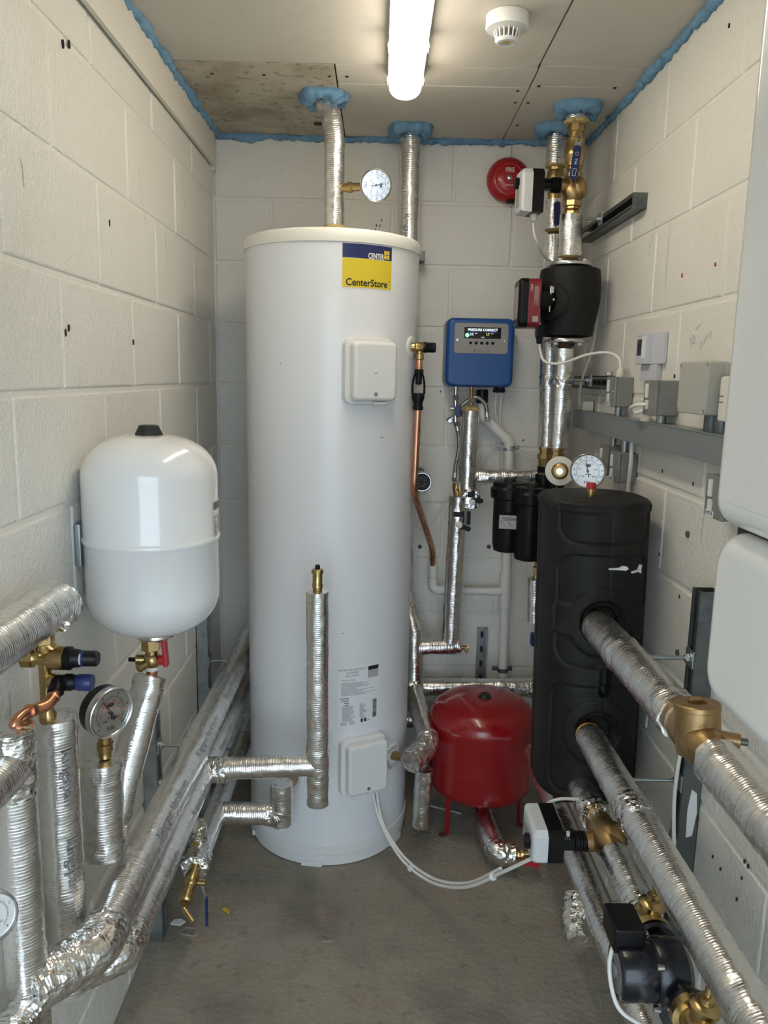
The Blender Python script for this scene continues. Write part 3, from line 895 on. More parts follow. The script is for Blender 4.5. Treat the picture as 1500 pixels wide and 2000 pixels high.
# ------------------------------------------------------------------ gauges
def gauge(name, label, c, n, up, R, depth, case, nums, inner, needle, red=False, loc=None, stem=None, words='TGL', group=None):
    """c: centre of the dial face; n: face normal; up: twelve o'clock"""
    c = V(c); n = V(n).normalized(); up = V(up); up = (up - n * up.dot(n)).normalized(); ex = up.cross(n)
    t = thing(name, label, 'gauge', loc or c, group)
    MB().lathe(c, -n, [(R * .98, 0), (R * .98, depth * .82), (R * .90, depth), (0, depth)], 48).build('case', case, t)
    MB().lathe(c - n * .003, n, [(R * 0.93, 0.0035), (R * 0.93, .006), (R, .0085), (R * 1.045, 0.007), (R * 1.055, 0.003), (R * 1.05, -0.006), (R, -0.0065)], 56).build('bezel', 'steel', t, angle=60)
    MB().lathe(c - n * .001, n, [(R * .945, 0), (R * .945, .001), (0, .001)], 48).build('dial', 'dial', t)
    mp = plane_map(c + n * .0007, ex, up)
    mb = MB()
    def tick(a, r0, r1, w):
        a = math.radians(a); d = V((math.sin(a), math.cos(a))); q = V((d.y, -d.x))
        mb.bm.faces.new([mb.bm.verts.new(mp(*(d * r + q * s))) for r, s in ((r0, -w), (r0, w), (r1, w), (r1, -w))])
    for i in range(51): tick(-135 + 270 * i / 50, R * .64, R * (.70 if i % 5 else .74), R * .006)
    for i in range(60): tick(-135 + 270 * (i + .5) / 60, R * .632, R * .642, R * .038)
    k = len(nums)
    for i, s in enumerate(nums):
        a = math.radians(-135 + 270 * i / (k - 1))
        add_text(mb, s, R * .17, mp, math.sin(a) * R * .82, math.cos(a) * R * .82, bold=.0)
    add_text(mb, words, R * .22, mp, 0, -R * .68, bold=.03)
    # oval badge
    mb.bm.faces.new([mb.bm.verts.new(mp(R * .17 * math.cos(2 * PI * i / 20), R * .33 + R * .085 * math.sin(2 * PI * i / 20))) for i in range(20)])
    for x, y in ((-.14, -.22), (.1, -.22), (-.28, -.34), (.25, -.34)): add_quad(mb, mp, R * x, R * y, R * (x + .1), R * (y + .05))
    dm = mb.build('dial_print', 'ink', t, smooth=False)
    mb = MB(); k = len(inner)
    for i, s in enumerate(inner):
        a = math.radians(-128 + 256 * i / (k - 1))
        add_text(mb, s, R * .15, mp, math.sin(a) * R * .48, math.cos(a) * R * .48)
    mb.build('inner_scale', 'red_ink' if red else 'grey_ink', t, smooth=False)
    a = math.radians(needle); d = V((math.sin(a), math.cos(a))); q = V((d.y, -d.x))
    mp2 = plane_map(c + n * .0028, ex, up)
    mb = MB()
    tw = .11 if red else .03
    pts = [(-.34, tw), (-.12, .03), (.0, .03), (.66, .008), (.66, -.008), (.0, -.03), (-.12, -.03), (-.34, -tw)]
    lo = [mp2(*(d * R * r + q * R * s)) for r, s in pts]; hi = [p + n * .0009 for p in lo]
    mb.rings([lo, hi]); mb.lathe(c + n * .0012, n, [(R * .07, 0), (R * .07, .003), (0, .0033)], 16)
    mb.build('needle', 'ink', t)
    if red:
        a2 = a - .09; d = V((math.sin(a2), math.cos(a2))); q = V((d.y, -d.x))
        mb = MB(); mb.rings([[plane_map(c + n * hh, ex, up)(*(d * R * r + q * R * s)) for r, s in ((0, .02), (.66, .010), (.66, -.010), (0, -.02))] for hh in (.0018, .0024)])
        mb.build('set_pointer', 'red_ink', t)
    MB().lathe(c + n * .0042, n, [(R * .945, 0), (R * .945, .0012)], 48).build('dial_glass', 'glass', t)
    if stem:
        p0, p1, r, m = stem
        p0, p1 = V(p0), V(p1); a = (p1 - p0); L = a.length; a.normalize()
        mb = MB(); mb.lathe(p0, a, [(r * .8, 0), (r, .003), (r, L * .28), (r * 1.25, L * .30), (r * 1.25, L * .55), (r, L * .57), (r * .95, L)], 20)
        mb.build('stem', m, t)
    return t
gauge('pressure_gauge', 'black cased pressure gauge with red pointer in front of the left wall', (-0.498, 1.378, 0.950), (0.84, -0.54, -0.06), Z, 0.0475, 0.036, 'black',
      ['0', '2', '4', '6', '8', '10'], ['0', '20', '40', '60', '80', '100', '120', '140'], -30, red=True, stem=((-0.520, 1.400, 0.846), (-0.517, 1.397, 0.905), 0.0125, 'brass'))
gauge('thermometer_gauge', 'steel temperature gauge on the foil pipe above the cylinder', (-0.021, 2.50, 2.163), (0.10, -1, -0.16), (1, 0.05, 0), 0.0465, 0.026, 'steel',
      ['0', '10', '20', '30', '40', '50', '60', '70', '80', '90', '100', '120'], ['40', '80', '120', '160', '200', '240'], -10,
      stem=((-0.128, 2.528, 2.160), (-0.066, 2.515, 2.161), 0.0125, 'brass'))
gauge('dial_thermometer', 'steel dial thermometer standing behind the black header', (0.600, 2.185, 1.333), (-0.42, -1, 0.12), Z, 0.0485, 0.024, 'steel',
      ['0', '10', '20', '30', '40', '50', '60', '70', '80', '90', '100', '120'], ['40', '80', '120', '160', '200', '240'], -12, red=False,
      stem=((0.602, 2.20, 1.265), (0.602, 2.198, 1.287), 0.012, 'brass'))
gauge('small_pressure_gauge', 'black gauge half out of view at the lower left', (-0.463, 0.845, 0.928), (0.62, -0.75, 0.25), Z, 0.030, 0.024, 'black',
      ['0', '1', '2', '3', '4'], ['0', '20', '40', '60'], 40, stem=((-0.500, 0.872, 0.865), (-0.480, 0.862, 0.900), 0.008, 'brass'))

# ------------------------------------------------------------------ black insulated header
HX, HY, HW, HD, HC = 0.580, 2.010, 0.274, 0.290, 0.120
HZ0, HZ1 = 0.465, 1.290
t = thing('hydraulic_header', 'large black foam-shelled header vessel beside the right wall', 'header vessel', (HX, HY, HZ0))
per = rrect(HW, HD, HC, 26)
def header_h(s, z):
    def rb(cx, cz, hw, hh, r):
        qx, qz = abs(s - cx) - hw + r, abs(z - cz) - hh + r
        return math.hypot(max(qx, 0), max(qz, 0)) + min(max(qx, qz), 0) - r
    def step(d, w): return max(0.0, min(1.0, 0.5 - d / w))
    h = 0.0
    d1 = rb(0.01, 1.255, 0.135, 0.068, 0.05)
    d2 = rb(0.01, 1.01, 0.135, 0.145, 0.05)
    d3 = rb(0.01, 0.66, 0.140, 0.150, 0.04)
    p1 = math.hypot(s - 0.0, z - 0.985) - 0.090
    p2 = math.hypot(s - 0.0, z - 0.690) - 0.090
    w1 = rb(0, 0.985, 0.145, 0.045, 0.03)
    for d in (d1, d2, d3): h += -0.0045 * step(d, 0.006) - 0.004 * math.exp(-(d / .0028) ** 2)
    for p in (min(p1, w1 + .004), p2): h += 0.0075 * step(p, 0.006)
    for p in (p1, p2):
        h += -0.011 * step(p + 0.034, 0.005)
        h += -0.012 * step(p + 0.050, 0.004)
    sl = rb(0.012, 0.825, 0.011, 0.036, 0.006)
    h += 0.004 * step(sl - 0.008, 0.005) - 0.020 * step(sl, 0.003)
    h += -0.002 * math.exp(-((s - 0.012) / 0.0018) ** 2)
    if z > 1.262: h += 0.003 * min(1, (z - 1.262) / .003)
    for zz in (1.22, 1.05, 0.90, 0.75, 0.60):    # clip notches on the left joint
        h += -0.006 * step(rb(-0.235, zz, 0.006, 0.024, 0.004), 0.004)
    h += -0.004 * math.exp(-((s + 0.235) / 0.002) ** 2)
    return h
# perimeter sampled from the front centre; outward = towards the viewer and round both sides
dense = resample([p.to_3d() for p in per] + [per[0].to_3d()], 0.0036)[:-1]
dense = [V((p.x, p.y)) for p in dense]
start = min(range(len(dense)), key=lambda i: (dense[i] - V((0, -HD / 2))).length)
dense = dense[start:] + dense[:start]
per_len = sum((dense[(i + 1) % len(dense)] - dense[i]).length for i in range(len(dense)))
acc = 0; S_ = []
for i in range(len(dense)):
    S_.append(acc if acc < per_len / 2 else acc - per_len)
    acc += (dense[(i + 1) % len(dense)] - dense[i]).length
nrm = []
for i in range(len(dense)):
    d = (dense[(i + 1) % len(dense)] - dense[i - 1]).normalized()
    nrm.append(V((d.y, -d.x)))
if nrm[0].y > 0: nrm = [-q for q in nrm]
if dense[1].x < dense[-1].x: S_ = [-q for q in S_]
rings = []
zs = [HZ0 + .035 + (HZ1 - HZ0 - .047) * i / 190 for i in range(191)]
for z, ins in ((HZ0, 0.07), (HZ0 + .006, 0.030), (HZ0 + .018, 0.010)):
    rings.append([V((HX + (.9 - z) * .022 + p.x - q.x * ins, HY + p.y - q.y * ins, z)) for p, q in zip(dense, nrm)])
for z in zs:
    rings.append([V((HX + (.9 - z) * .022 + p.x + q.x * k, HY + p.y + q.y * k, z)) for p, q, k in ((p, q, header_h(s, z)) for p, q, s in zip(dense, nrm, S_))])
for z, ins in ((HZ1 - .006, 0.000), (HZ1 - .001, 0.006), (HZ1, 0.014), (HZ1 + .0005, 0.05)):
    rings.append([V((HX + (.9 - z) * .022 + p.x - q.x * ins, HY + p.y - q.y * ins, z)) for p, q in zip(dense, nrm)])
MB().rings(rings).build('foam_shell', 'epp', t, angle=50)
MB().box((HX - .03, HY - .052, HZ1 + .0005), (0.085, 0.012, 0.002), bev=0.0006).build('top_slot', 'hole', t)
mb = MB()
for cx, cz, pts in ((0.036, 1.128, [(-.030, 0), (-.004, .001), (.006, .006), (.018, .004), (.022, -.002), (.014, -.006), (-.004, -.004), (-.030, -.003)]),
                    (0.092, 1.122, [(-.020, -.004), (.004, -.002), (.010, .010), (.016, .009), (.013, -.001), (.016, -.012), (.010, -.011), (.004, -.007), (-.020, -.008)])):
    i = min(range(len(dense)), key=lambda k: abs(S_[k] - cx))
    o = V((HX - .005 + dense[i].x, HY + dense[i].y, cz)) + V((nrm[i].x, nrm[i].y, 0)) * (-.0005)
    e = V((-nrm[i].y, nrm[i].x, 0))
    if e.x < 0: e = -e
    nn = V((nrm[i].x, nrm[i].y, 0))
    lo = [o - nn * .004 + e * a + Z * b for a, b in pts]
    MB().rings([lo, [p + nn * .0055 for p in lo]]).build('paint_mark', 'white_print', t)
MB().box((XR - .03, HY + .10, 0.62), (0.06, 0.05, 0.30)).build('wall_bracket', 'dark_zinc', t)
MB().box((HX, HY + .0, HZ0 - .004), (0.16, 0.16, 0.012)).build('bottom_plate', 'black', t)
mb = MB(); mb.cyl((HX - .025, HY - .03, HZ1 - .002), (HX - .025, HY - .03, HZ1 + .022), 0.0125, n=20, bev=.001); mb.build('vent_base', 'brass', t)
MB().lathe((HX - .025, HY - .03, HZ1 + .022), Z, [(0.0128, 0), (0.0125, 0.013), (0.011, 0.015), (0, 0.015)], 20).build('vent_cap', 'red_plastic', t)

# ------------------------------------------------------------------ red heating vessel
t = thing('red_expansion_vessel', 'red expansion vessel on short legs beside the black header', 'expansion vessel', (0.388, 2.56, 0))
RX, RY, RR = 0.388, 2.56, 0.186
prof = []
for i in range(13):
    a = PI / 2 * i / 12
    prof.append((max(0.02, RR * math.sin(a)), 0.108 + 0.085 * (1 - math.cos(a))))
prof += [(RR, 0.395), (RR + .0008, 0.402), (RR, 0.412)]
for i in range(1, 13):
    a = PI / 2 * i / 12
    prof.append((0.03 + (RR - 0.03) * math.cos(a), 0.412 + 0.084 * math.sin(a)))
prof.append((0, 0.498))
MB().lathe((RX, RY, 0), Z, prof, 72).build('shell', 'red_paint', t, angle=60)
MB().lathe((RX, RY - .03, 0.486), (0, -.12, 1), [(0.026, 0), (0.024, 0.010), (0.014, 0.024), (0, 0.025)], 8).build('valve_cap', 'rubber', t, angle=20)
for fx_, fy_ in ((0.268, 2.487), (0.529, 2.542), (0.37, 2.70)):
    d = (V((fx_, fy_, 0)) - V((RX, RY, 0))).normalized(); e = V((-d.y, d.x, 0))
    p0 = V((fx_, fy_, 0.002)); p1 = V((fx_, fy_, 0.215)) + d * 0.003
    mb = MB()
    for s in (-1, 1):
        mb.box((p0 + p1) / 2 + e * s * 0.006, (0.004, 0.013, 0.213), Matrix((d, e, Z)).transposed() @ Matrix.Rotation(s * .7, 3, 'Z'), bev=.001)
    mb.build('leg', 'red_paint', t)
    MB().slab(rrect(0.034, 0.026, 0.011), p0 + d * .016 - Z * .001, d, e, Z, 0.004, bev=.001).build('foot', 'rust', t)

# ------------------------------------------------------------------ boiler
t = thing('wall_boiler', 'white wall boiler with rounded corner at the right edge of view', 'boiler', (0.748, 0.62, 1.235))
MB().slab(rrect(0.45, 0.82, 0.030), (XR, 0.627, 1.844), -Y, Z, -X, 0.377, bev=0.030, seg=6).build('front_casing', 'boiler_white', t, angle=50)
MB().slab(rrect(0.456, 0.200, 0.042), (XR, 0.627, 1.330), -Y, Z, -X, 0.368, bev=0.026, seg=6).build('lower_cover', 'boiler_white', t, angle=50)
MB().slab(rrect(0.43, 0.9, 0.02), (XR, 0.627, 1.72), -Y, Z, -X, 0.345).build('seam', 'hole', t)
# ------------------------------------------------------------------ pipes along the left wall
def pipe_thing(label, loc, group=None, name='insulated_pipe'):
    return thing(name, label, 'pipe', loc, group)

def print_on_pipe(parent, body, c, a, n0, r, size, reps=1, gap=0.0, flip=False):
    """lettering printed along a sleeve: reads along a, centred where n0 points"""
    c, a = V(c), V(a).normalized()
    n0 = V(n0); n0 = (n0 - a * n0.dot(a)).normalized()
    b = n0.cross(a)
    for k in range(reps):
        def mp(x, y, k=k):
            th = y / r
            return c + a * (x + k * gap) + (n0 * math.cos(th) + b * math.sin(th)) * (r + 0.0026)
        mb = MB(); add_text(mb, body, size, mp)
        mb.build('printed_name', 'foil_print', parent, smooth=False)

# 1: upper long pipe, its elbow and the near riser
p = pipe_thing('long foil-wrapped pipe, upper of the pair sloping out along the left wall', (-0.48, 2.0, 0.585))
foil('sleeve', p, [(-0.48, 2.95, .585), (-0.48, 1.245, .585)], 0.0385, zones=((1.0, 1.03, .003),))
print_on_pipe(p, 'Kingspan Kooltherm', (-0.48, 1.62, .585), Y, (.75, -.0, .66), .0385, 0.028, 4, 0.36)
foil('foil_elbow', p, [(-0.48, 1.262, .585), (-0.48, 1.215, .583), (-0.560, 1.118, .578)], 0.041, bend=.03, tape=True)
foil('riser_sleeve', p, [(-0.565, 1.13, .50), (-0.565, 1.13, 1.035)], 0.032, amp=.0012)
foil('branch_sleeve', p, [(-0.566, 1.145, .975), (-0.566, 0.25, .975)], 0.034, amp=.0013)
foil('foil_joint', p, [(-0.565, 1.13, .925), (-0.565, 1.13, 1.037)], 0.0345, tape=True, amp=.0022)
foil('lower_sleeve', p, [(-0.565, 1.11, .545), (-0.565, 0.85, .545)], 0.034, tape=True, amp=.0025)
# 2: lower long pipe with the riser that carries the brass valve
p = pipe_thing('long foil-wrapped pipe, lower of the pair sloping out along the left wall', (-0.48, 2.0, 0.47))
foil('sleeve', p, [(-0.48, 2.95, .468), (-0.48, 1.375, .468)], 0.034)
print_on_pipe(p, 'Kingspan Kooltherm', (-0.48, 1.55, .468), Y, (.86, 0, .5), .034, 0.022, 4, 0.34)
foil('foil_elbow', p, [(-0.48, 1.39, .468), (-0.48, 1.335, .468), (-0.555, 1.290, .468)], 0.036, bend=.03, tape=True)
foil('riser_sleeve', p, [(-0.562, 1.285, .44), (-0.562, 1.285, 0.985)], 0.035, zones=((.50, .56, .003),))
print_on_pipe(p, 'Kingspan', (-0.562, 1.285, .88), -Z, (.75, -.66, 0), .035, 0.030, 2, 0.17)
foil('tee_sleeve', p, [(-0.455, 2.05, .472), (-0.158, 2.05, .488)], 0.031, amp=.0014)
foil('foil_tee', p, [(-0.475, 2.05, .468), (-0.415, 2.05, .472)], 0.036, tape=True)
foil('upright_sleeve', p, [(-0.155, 2.05, .368), (-0.159, 2.05, 1.003)], 0.031, amp=.0015, zones=((.07, .17, .0026),))
foil('tank_connection', p, [(-0.157, 2.06, .49), (-0.158, 2.298, .46)], 0.028)
# 3: low pipe with the drain
p = pipe_thing('short foil-wrapped low pipe ending in the brass drain tap', (-0.48, 2.2, 0.25))
foil('sleeve', p, [(-0.48, 2.92, .250), (-0.48, 1.93, .252)], 0.031, amp=.0012)
foil('foil_end', p, [(-0.48, 1.975, .252), (-0.478, 1.905, .255)], 0.034, tape=True, amp=.005)
foil('foil_tee', p, [(-0.49, 2.005, .275), (-0.49, 1.985, .335)], 0.026, tape=True)
MB().cyl((-0.482, 1.955, .297), (-0.484, 1.925, .318), 0.008, n=12, bev=.002).build('drain_stub', 'brass', p)
foil('tee_sleeve', p, [(-0.465, 2.2, .243), (-0.275, 2.2, .243)], 0.034, amp=.0014)
foil('upright_sleeve', p, [(-0.278, 2.2, .212), (-0.278, 2.2, .346)], 0.0345, amp=.0014)
foil('foil_corner', p, [(-0.325, 2.2, .243), (-0.285, 2.2, .240), (-0.278, 2.2, .262)], 0.0355, tape=True, amp=.002)
MB().cyl((-0.268, 2.215, .312), (-0.249, 2.31, .303), 0.015, n=18).build('brass_connector', 'bronze', p)

# riser under the white vessel and the gauge stub
p = pipe_thing('leaning foil pipe rising to the white expansion vessel', (-0.51, 1.54, 0.60))
foil('sleeve', p, [(-0.488, 1.608, .930), (-0.550, 1.475, .620)], 0.034, amp=.0012, zones=((0, .06, .004), (.27, .40, .0045)))
MB().cyl((-0.487, 1.611, .946), (-0.488, 1.609, .922), 0.0125, n=16).build('copper_end', 'copper', p)
p = pipe_thing('short upright foil stub under the black pressure gauge', (-0.528, 1.40, 0.64))
foil('sleeve', p, [(-0.530, 1.40, .640), (-0.524, 1.40, .842)], 0.037, amp=.0012, zones=((0, .035, .005), (.165, .21, .004)))
foil('foil_tee', p, [(-0.530, 1.405, .665), (-0.545, 1.47, .655)], 0.030, tape=True)
# big pipe leaving at the top left
p = pipe_thing('thick foil-wrapped pipe end above the brass valve at the far left', (-0.56, 0.8, 1.19))
foil('sleeve', p, [(-0.556, 1.300, 1.188), (-0.556, 0.25, 1.188)], 0.039, amp=.0013, zones=((0, .04, .003),))
foil('foil_end', p, [(-0.556, 1.325, 1.178), (-0.556, 1.275, 1.175)], 0.0365, tape=True, amp=.004)

# brass valve group on the riser
t = thing('valve_group', 'brass pressure valve group with black and blue caps at the left', 'valve', (-0.558, 1.25, 1.0))
vx, vy, vz = -0.565, 1.262, 1.102
mb = MB()
mb.lathe((vx, vy, .985), Z, [(.013, 0), (.0145, .003), (.0145, .016), (.011, .021), (.0105, .028), (.0105, .125), (.0125, .130), (.0125, .150), (.017, .152), (.017, .168)], 24)
mb.build('body', 'brass', t)
MB().hexnut((vx, vy, 1.128), (vx, vy, 1.146), 0.0185).build('top_nut', 'brass', t, angle=20)
mb = MB(); mb.lathe((vx - .018, vy, vz), X, [(.0145, 0), (.0125, .004), (.0125, .010), (.0135, .022), (.016, .026), (.0205, .032), (.0205, .054), (.018, .056)], 28); mb.cyl((vx, vy, 1.132), (vx + .024, vy, 1.110), .010, n=18); mb.ball((vx - .002, vy - .012, 1.112), .006, 12, 8)
mb.build('regulator_body', 'brass', t)
MB().hexnut((vx - .037, vy, vz), (vx - .017, vy, vz), 0.0185, n=8).build('end_cap', 'brass', t, angle=20)
MB().lathe((vx + .036, vy, vz), X, [(.020, 0), (.0205, .010), (.0165, .013), (.0150, .026), (.0135, .028), (.0135, .053), (.0115, .056), (0, .056)], 32).build('regulator_cap', 'black', t)
MB().lathe((vx + .060, vy, vz), X, [(.0139, 0), (.0139, .009)], 32).build('blue_band', 'lever_blue', t)
mp = lambda x, y: V((vx + .0645 + y, vy - math.cos(x / .014 + .2) * .0142, vz + math.sin(x / .014 + .2) * .0142))
mb = MB()
for i in range(6): add_quad(mb, mp, -.009 + i * .0032, -.0012, -.0068 + i * .0032, .0014)
mb.build('lettering', 'white_print', t, smooth=False)
rz = 1.061
MB().lathe((vx + .004, vy - .004, rz), X, [(.010, 0), (.0145, .006), (.0145, .015), (.012, .018)], 24).build('relief_body', 'brass', t)
mb = MB(); mb.lathe((vx + .020, vy - .006, rz), X, [(.0125, 0), (.0130, .004), (.0130, .014), (.0148, .017), (.0148, .028), (.013, .031), (.013, .038)], 28); mb.lathe((vx + .026, vy - .010, rz + .004), V((.1, -.75, -.5)), [(.012, 0), (.0125, .012), (.0135, .013), (.0135, .024)], 20)
mb.build('relief_cap', 'black', t)
MB().lathe((vx + .057, vy - .006, rz), X, [(.0136, 0), (.0145, .002), (.0145, .024), (.013, .026), (0, .026)], 28).build('blue_cap', 'lever_blue', t)

t = thing('copper_discharge_pipe', 'bent copper pipe from the blue capped valve into foil at far left', 'pipe', (-0.55, 1.17, 1.03))
pts = smooth_path([(-0.5365, 1.236, 1.054), (-0.5375, 1.226, 1.047), (-0.541, 1.207, 1.041), (-0.551, 1.188, 1.041), (-0.557, 1.165, 1.046), (-0.562, 1.141, 1.042), (-0.5645, 1.131, 1.018)], 8)
mb = MB(); mb.sweep(pts, 0.0085, 18); mb.build('pipe', 'copper', t)
mb = MB(); mb.sweep(pts[8:30], 0.0104, 18); mb.build('elbow_fitting', 'copper', t)
for k in (8, 29):
    MB().cyl(pts[k] - (pts[k + 1] - pts[k]).normalized() * .003, pts[k] + (pts[k + 1] - pts[k]).normalized() * .003, 0.0116, n=20, bev=.0012).build('solder_ring', 'copper', t)

# automatic air vent
t = thing('air_vent', 'brass automatic air vent with black cap on the upright foil stub', 'air vent', (-0.159, 2.05, 1.003))
MB().lathe((-0.159, 2.05, 1.000), Z, [(.012, 0), (.013, .002), (.013, .014), (.015, .015), (.015, .022), (.0135, .024), (.0135, .054), (.0165, .055), (.0165, .064), (.012, .067), (0, .067)], 24).build('body', 'brass', t)
MB().lathe((-0.159, 2.05, 1.066), Z, [(.007, 0), (.0065, .010), (.0045, .012), (0, .012)], 14).build('cap', 'black', t)

# drain tap with blue lever
t = thing('drain_valve', 'brass drain tap with hanging blue lever near the floor', 'valve', (-0.478, 1.86, 0.2))
mb = MB()
a = V((-0.476, 1.912, .262)); b = V((-0.482, 1.780, .222)); d = (b - a)
mb.lathe(a, d, [(.014, 0), (.016, .01), (.016, .028), (.020, .032), (.021, .050), (.018, .062), (.0145, .066), (.0145, .086), (.019, .088), (.019, .110), (.015, .115)], 20)
mb.cyl(b + V((.0, .012, 0)), b + V((.030, -.012, -.022)), .0075, n=12, bev=.001); mb.cyl((-0.478, 1.862, .247), (-0.440, 1.862, .245), .008, n=12)
mb.build('body', 'brass', t)
mb = MB(); mb.box((-0.446, 1.862, .222), (.004, .014, .050), Matrix.Rotation(-.25, 3, 'Y'), bev=.001); mb.build('lever_arm', 'steel', t)
mb = MB(); mb.box((-0.438, 1.862, .160), (.006, .016, .085), bev=.003); mb.build('lever', 'lever_blue', t)

# ------------------------------------------------------------------ slotted channel supports
def channel(parent, p0, p1, face, w=0.041, d=0.041, m='zinc', slots=True, name='channel'):
    """U section from p0 to p1 along its back; face = direction its open side looks"""
    p0, p1 = V(p0), V(p1); a = (p1 - p0); L = a.length; a.normalize()
    n = V(face).normalized(); e = a.cross(n)
    R = Matrix((e, n, a)).transposed(); c = (p0 + p1) / 2; th = 0.0025
    mb = MB()
    mb.box(c + n * th / 2, (w, th, L), R)
    for s in (-1, 1):
        mb.box(c + e * s * (w / 2 - th / 2) + n * d / 2, (th, d, L), R)
        mb.box(c + e * s * (w / 2 - .005) + n * (d - th / 2), (.010, th, L), R)
        mb.box(c + e * s * (w / 2 - .0095) + n * (d - .005), (th, .008, L), R)
    o = mb.build(name, m, parent)
    if slots:
        k = max(1, int(L / 0.05))
        for i in range(k):
            q = p0 + a * (L * (i + .5) / k) + n * (th + .0004)
            MB().slab(rrect(.012, .028, .0058), q, e, a, n, 0.0005).build('slot', 'hole', parent)
    return o

def rod(parent, p0, p1, plate_n=None):
    p0, p1 = V(p0), V(p1); a = (p1 - p0).normalized()
    mb = MB(); mb.cyl(p0, p1, 0.0045, n=12); mb.build('threaded_rod', 'zinc', parent)
    MB().hexnut(p0 + a * .001, p0 + a * .010, 0.0095).build('nut', 'steel', parent, angle=20)
    u, w = frame(a)
    MB().box(p0 - a * .0015, (.040, .005, .040), Matrix((u, a, w)).transposed(), bev=.001).build('plate', 'zinc', parent)

def clamp(parent, c, axis, r, h=.022, m='steel'):
    c = V(c); a = V(axis).normalized()
    MB().lathe(c - a * h / 2, a, [(r, 0), (r + .003, .001), (r + .003, h - .001), (r, h)], 28).build('pipe_clamp', m, parent)

t = thing('channel_support', 'tall galvanised channel on the left wall, the one farther from view', 'bracket', (XL, 2.60, 0.0))
channel(t, (XL, 2.60, .001), (XL, 2.60, .95), X, slots=True)
for z in (.585, .47, .25): rod(t, (XL + .043, 2.60, z), (-0.48, 2.60, z))
t = thing('channel_support', 'galvanised channel standing on the floor at the left wall, nearer one', 'bracket', (XL, 1.975, 0.0))
channel(t, (XL, 1.965, .001), (XL, 1.965, .70), X, slots=True)
for z in (.585, .47, .25): rod(t, (XL + .043, 1.965, z), (-0.48, 1.965, z))
t = thing('channel_support', 'tall dark channel on the right wall beside the boiler', 'bracket', (XR, 1.63, 0.0))
channel(t, (XR, 1.63, .001), (XR, 1.63, 1.142), -X, d=.045, m='dark_zinc')
for z in (.985, .69, .535, .375): rod(t, (XR - .047, 1.63, z), (0.57, 1.63, z))
MB().slab([V((-.008, -.06)), V((.006, -.055)), V((.012, .0)), V((.008, .05)), V((-.004, .06)), V((-.010, .01))], (XR - .018, 1.6094, .62), X, Z, -Y, .0008).build('paint_mark', 'white_plastic', t)
t = thing('channel_support', 'dark channel bracket high on the right wall near the ceiling', 'bracket', (XR, 2.58, 2.09))
channel(t, (XR, 2.30, 2.092), (XR, 2.88, 2.092), -X, m='dark_zinc')
MB().box((XR - .02, 2.298, 2.092), (.043, .005, .043), bev=.001).build('end_cap', 'dark_zinc', t)
rod(t, (XR - .043, 2.62, 2.103), (0.648, 2.62, 2.103))
clamp(t, (0.61, 2.62, 2.103), Z, .0325)
t = thing('channel_support', 'short dark channel bracket behind the leftmost grey switch', 'bracket', (XR, 2.62, 1.58))
channel(t, (XR, 2.40, 1.582), (XR, 2.84, 1.582), -X, m='dark_zinc')
rod(t, (XR - .043, 2.62, 1.588), (0.64, 2.62, 1.588))
MB().hexnut((XR - .022, 2.47, 1.603), (XR - .022, 2.47, 1.617), .013).build('bolt', 'steel', t, angle=20)
t = thing('channel_support', 'short slotted channel upright on the back wall above the horizontal pipe', 'bracket', (0.437, YB, 0.48))
channel(t, (0.437, YB, .345), (0.437, YB, .592), -Y, m='zinc', d=.021)

# ------------------------------------------------------------------ pipes above and behind the cylinder
p = pipe_thing('foil pipe rising from the cylinder lid to the ceiling', (-0.152, 2.54, 2.01))
foil('sleeve', p, [(-0.150, 2.545, 2.048), (-0.152, 2.545, 2.34), (-0.186, 2.572, 2.435)], 0.0315, bend=.06, amp=.0013, zones=((.30, .40, .003),))
MB().lathe((-0.150, 2.545, 2.040), Z, [(.020, 0), (.034, .002), (.033, .010), (.028, .012)], 30).build('fibre_end', 'fibre', p)
MB().lathe((-0.150, 2.545, 2.006), Z, [(.026, 0), (.026, .012), (.016, .016), (.016, .038)], 24).build('connector', 'bronze', p)

p = pipe_thing('straight foil pipe down the back wall behind the cylinder', (0.10, 2.88, 0.3))
pts = [(0.094, 2.875, 2.432), (0.101, 2.878, 1.15), (0.112, 2.862, .76), (0.150, 2.790, .635), (0.150, 2.775, .43), (0.206, 2.60, .283), (0.136, 2.415, .305)]
foil('sleeve', p, pts[:3] + [pts[3]], 0.036, bend=.03, zones=((1.66, 1.76, .003),))
foil('upright_sleeve', p, [(0.150, 2.792, .650), (0.150, 2.777, .400)], 0.035, amp=.0015)
foil('slanted_sleeve', p, [(0.150, 2.775, .42), (0.190, 2.420, 0.369)], 0.035, amp=.0015)
foil('foil_elbow', p, [(0.150, 2.78, .445), (0.150, 2.77, .425), (0.158, 2.75, .405)], 0.038, tape=True)
foil('end_sleeve', p, [(0.188, 2.455, 0.381), (0.190, 2.420, 0.369), (0.122, 2.335, 0.350)], 0.0375, tape=True, amp=.0022)
foil('drop_sleeve', p, [(0.178, 2.445, .27), (0.172, 2.450, .055)], 0.030, amp=.0015, zones=((0, .04, .004), (.19, .24, .004)))
MB().box((0.135, 2.955, 2.02), (.045, .09, .035), bev=.002).build('support_bracket', 'dark_zinc', p)
MB().cyl((0.067, 2.405, .337), (0.133, 2.347, 0.354), 0.0145, n=18).build('brass_connector', 'bronze', p)
print_on_pipe(p, 'Kingspan', (0.0955, 2.876, 2.10), -Z, (-.25, -1, 0), .036, 0.028, 1)

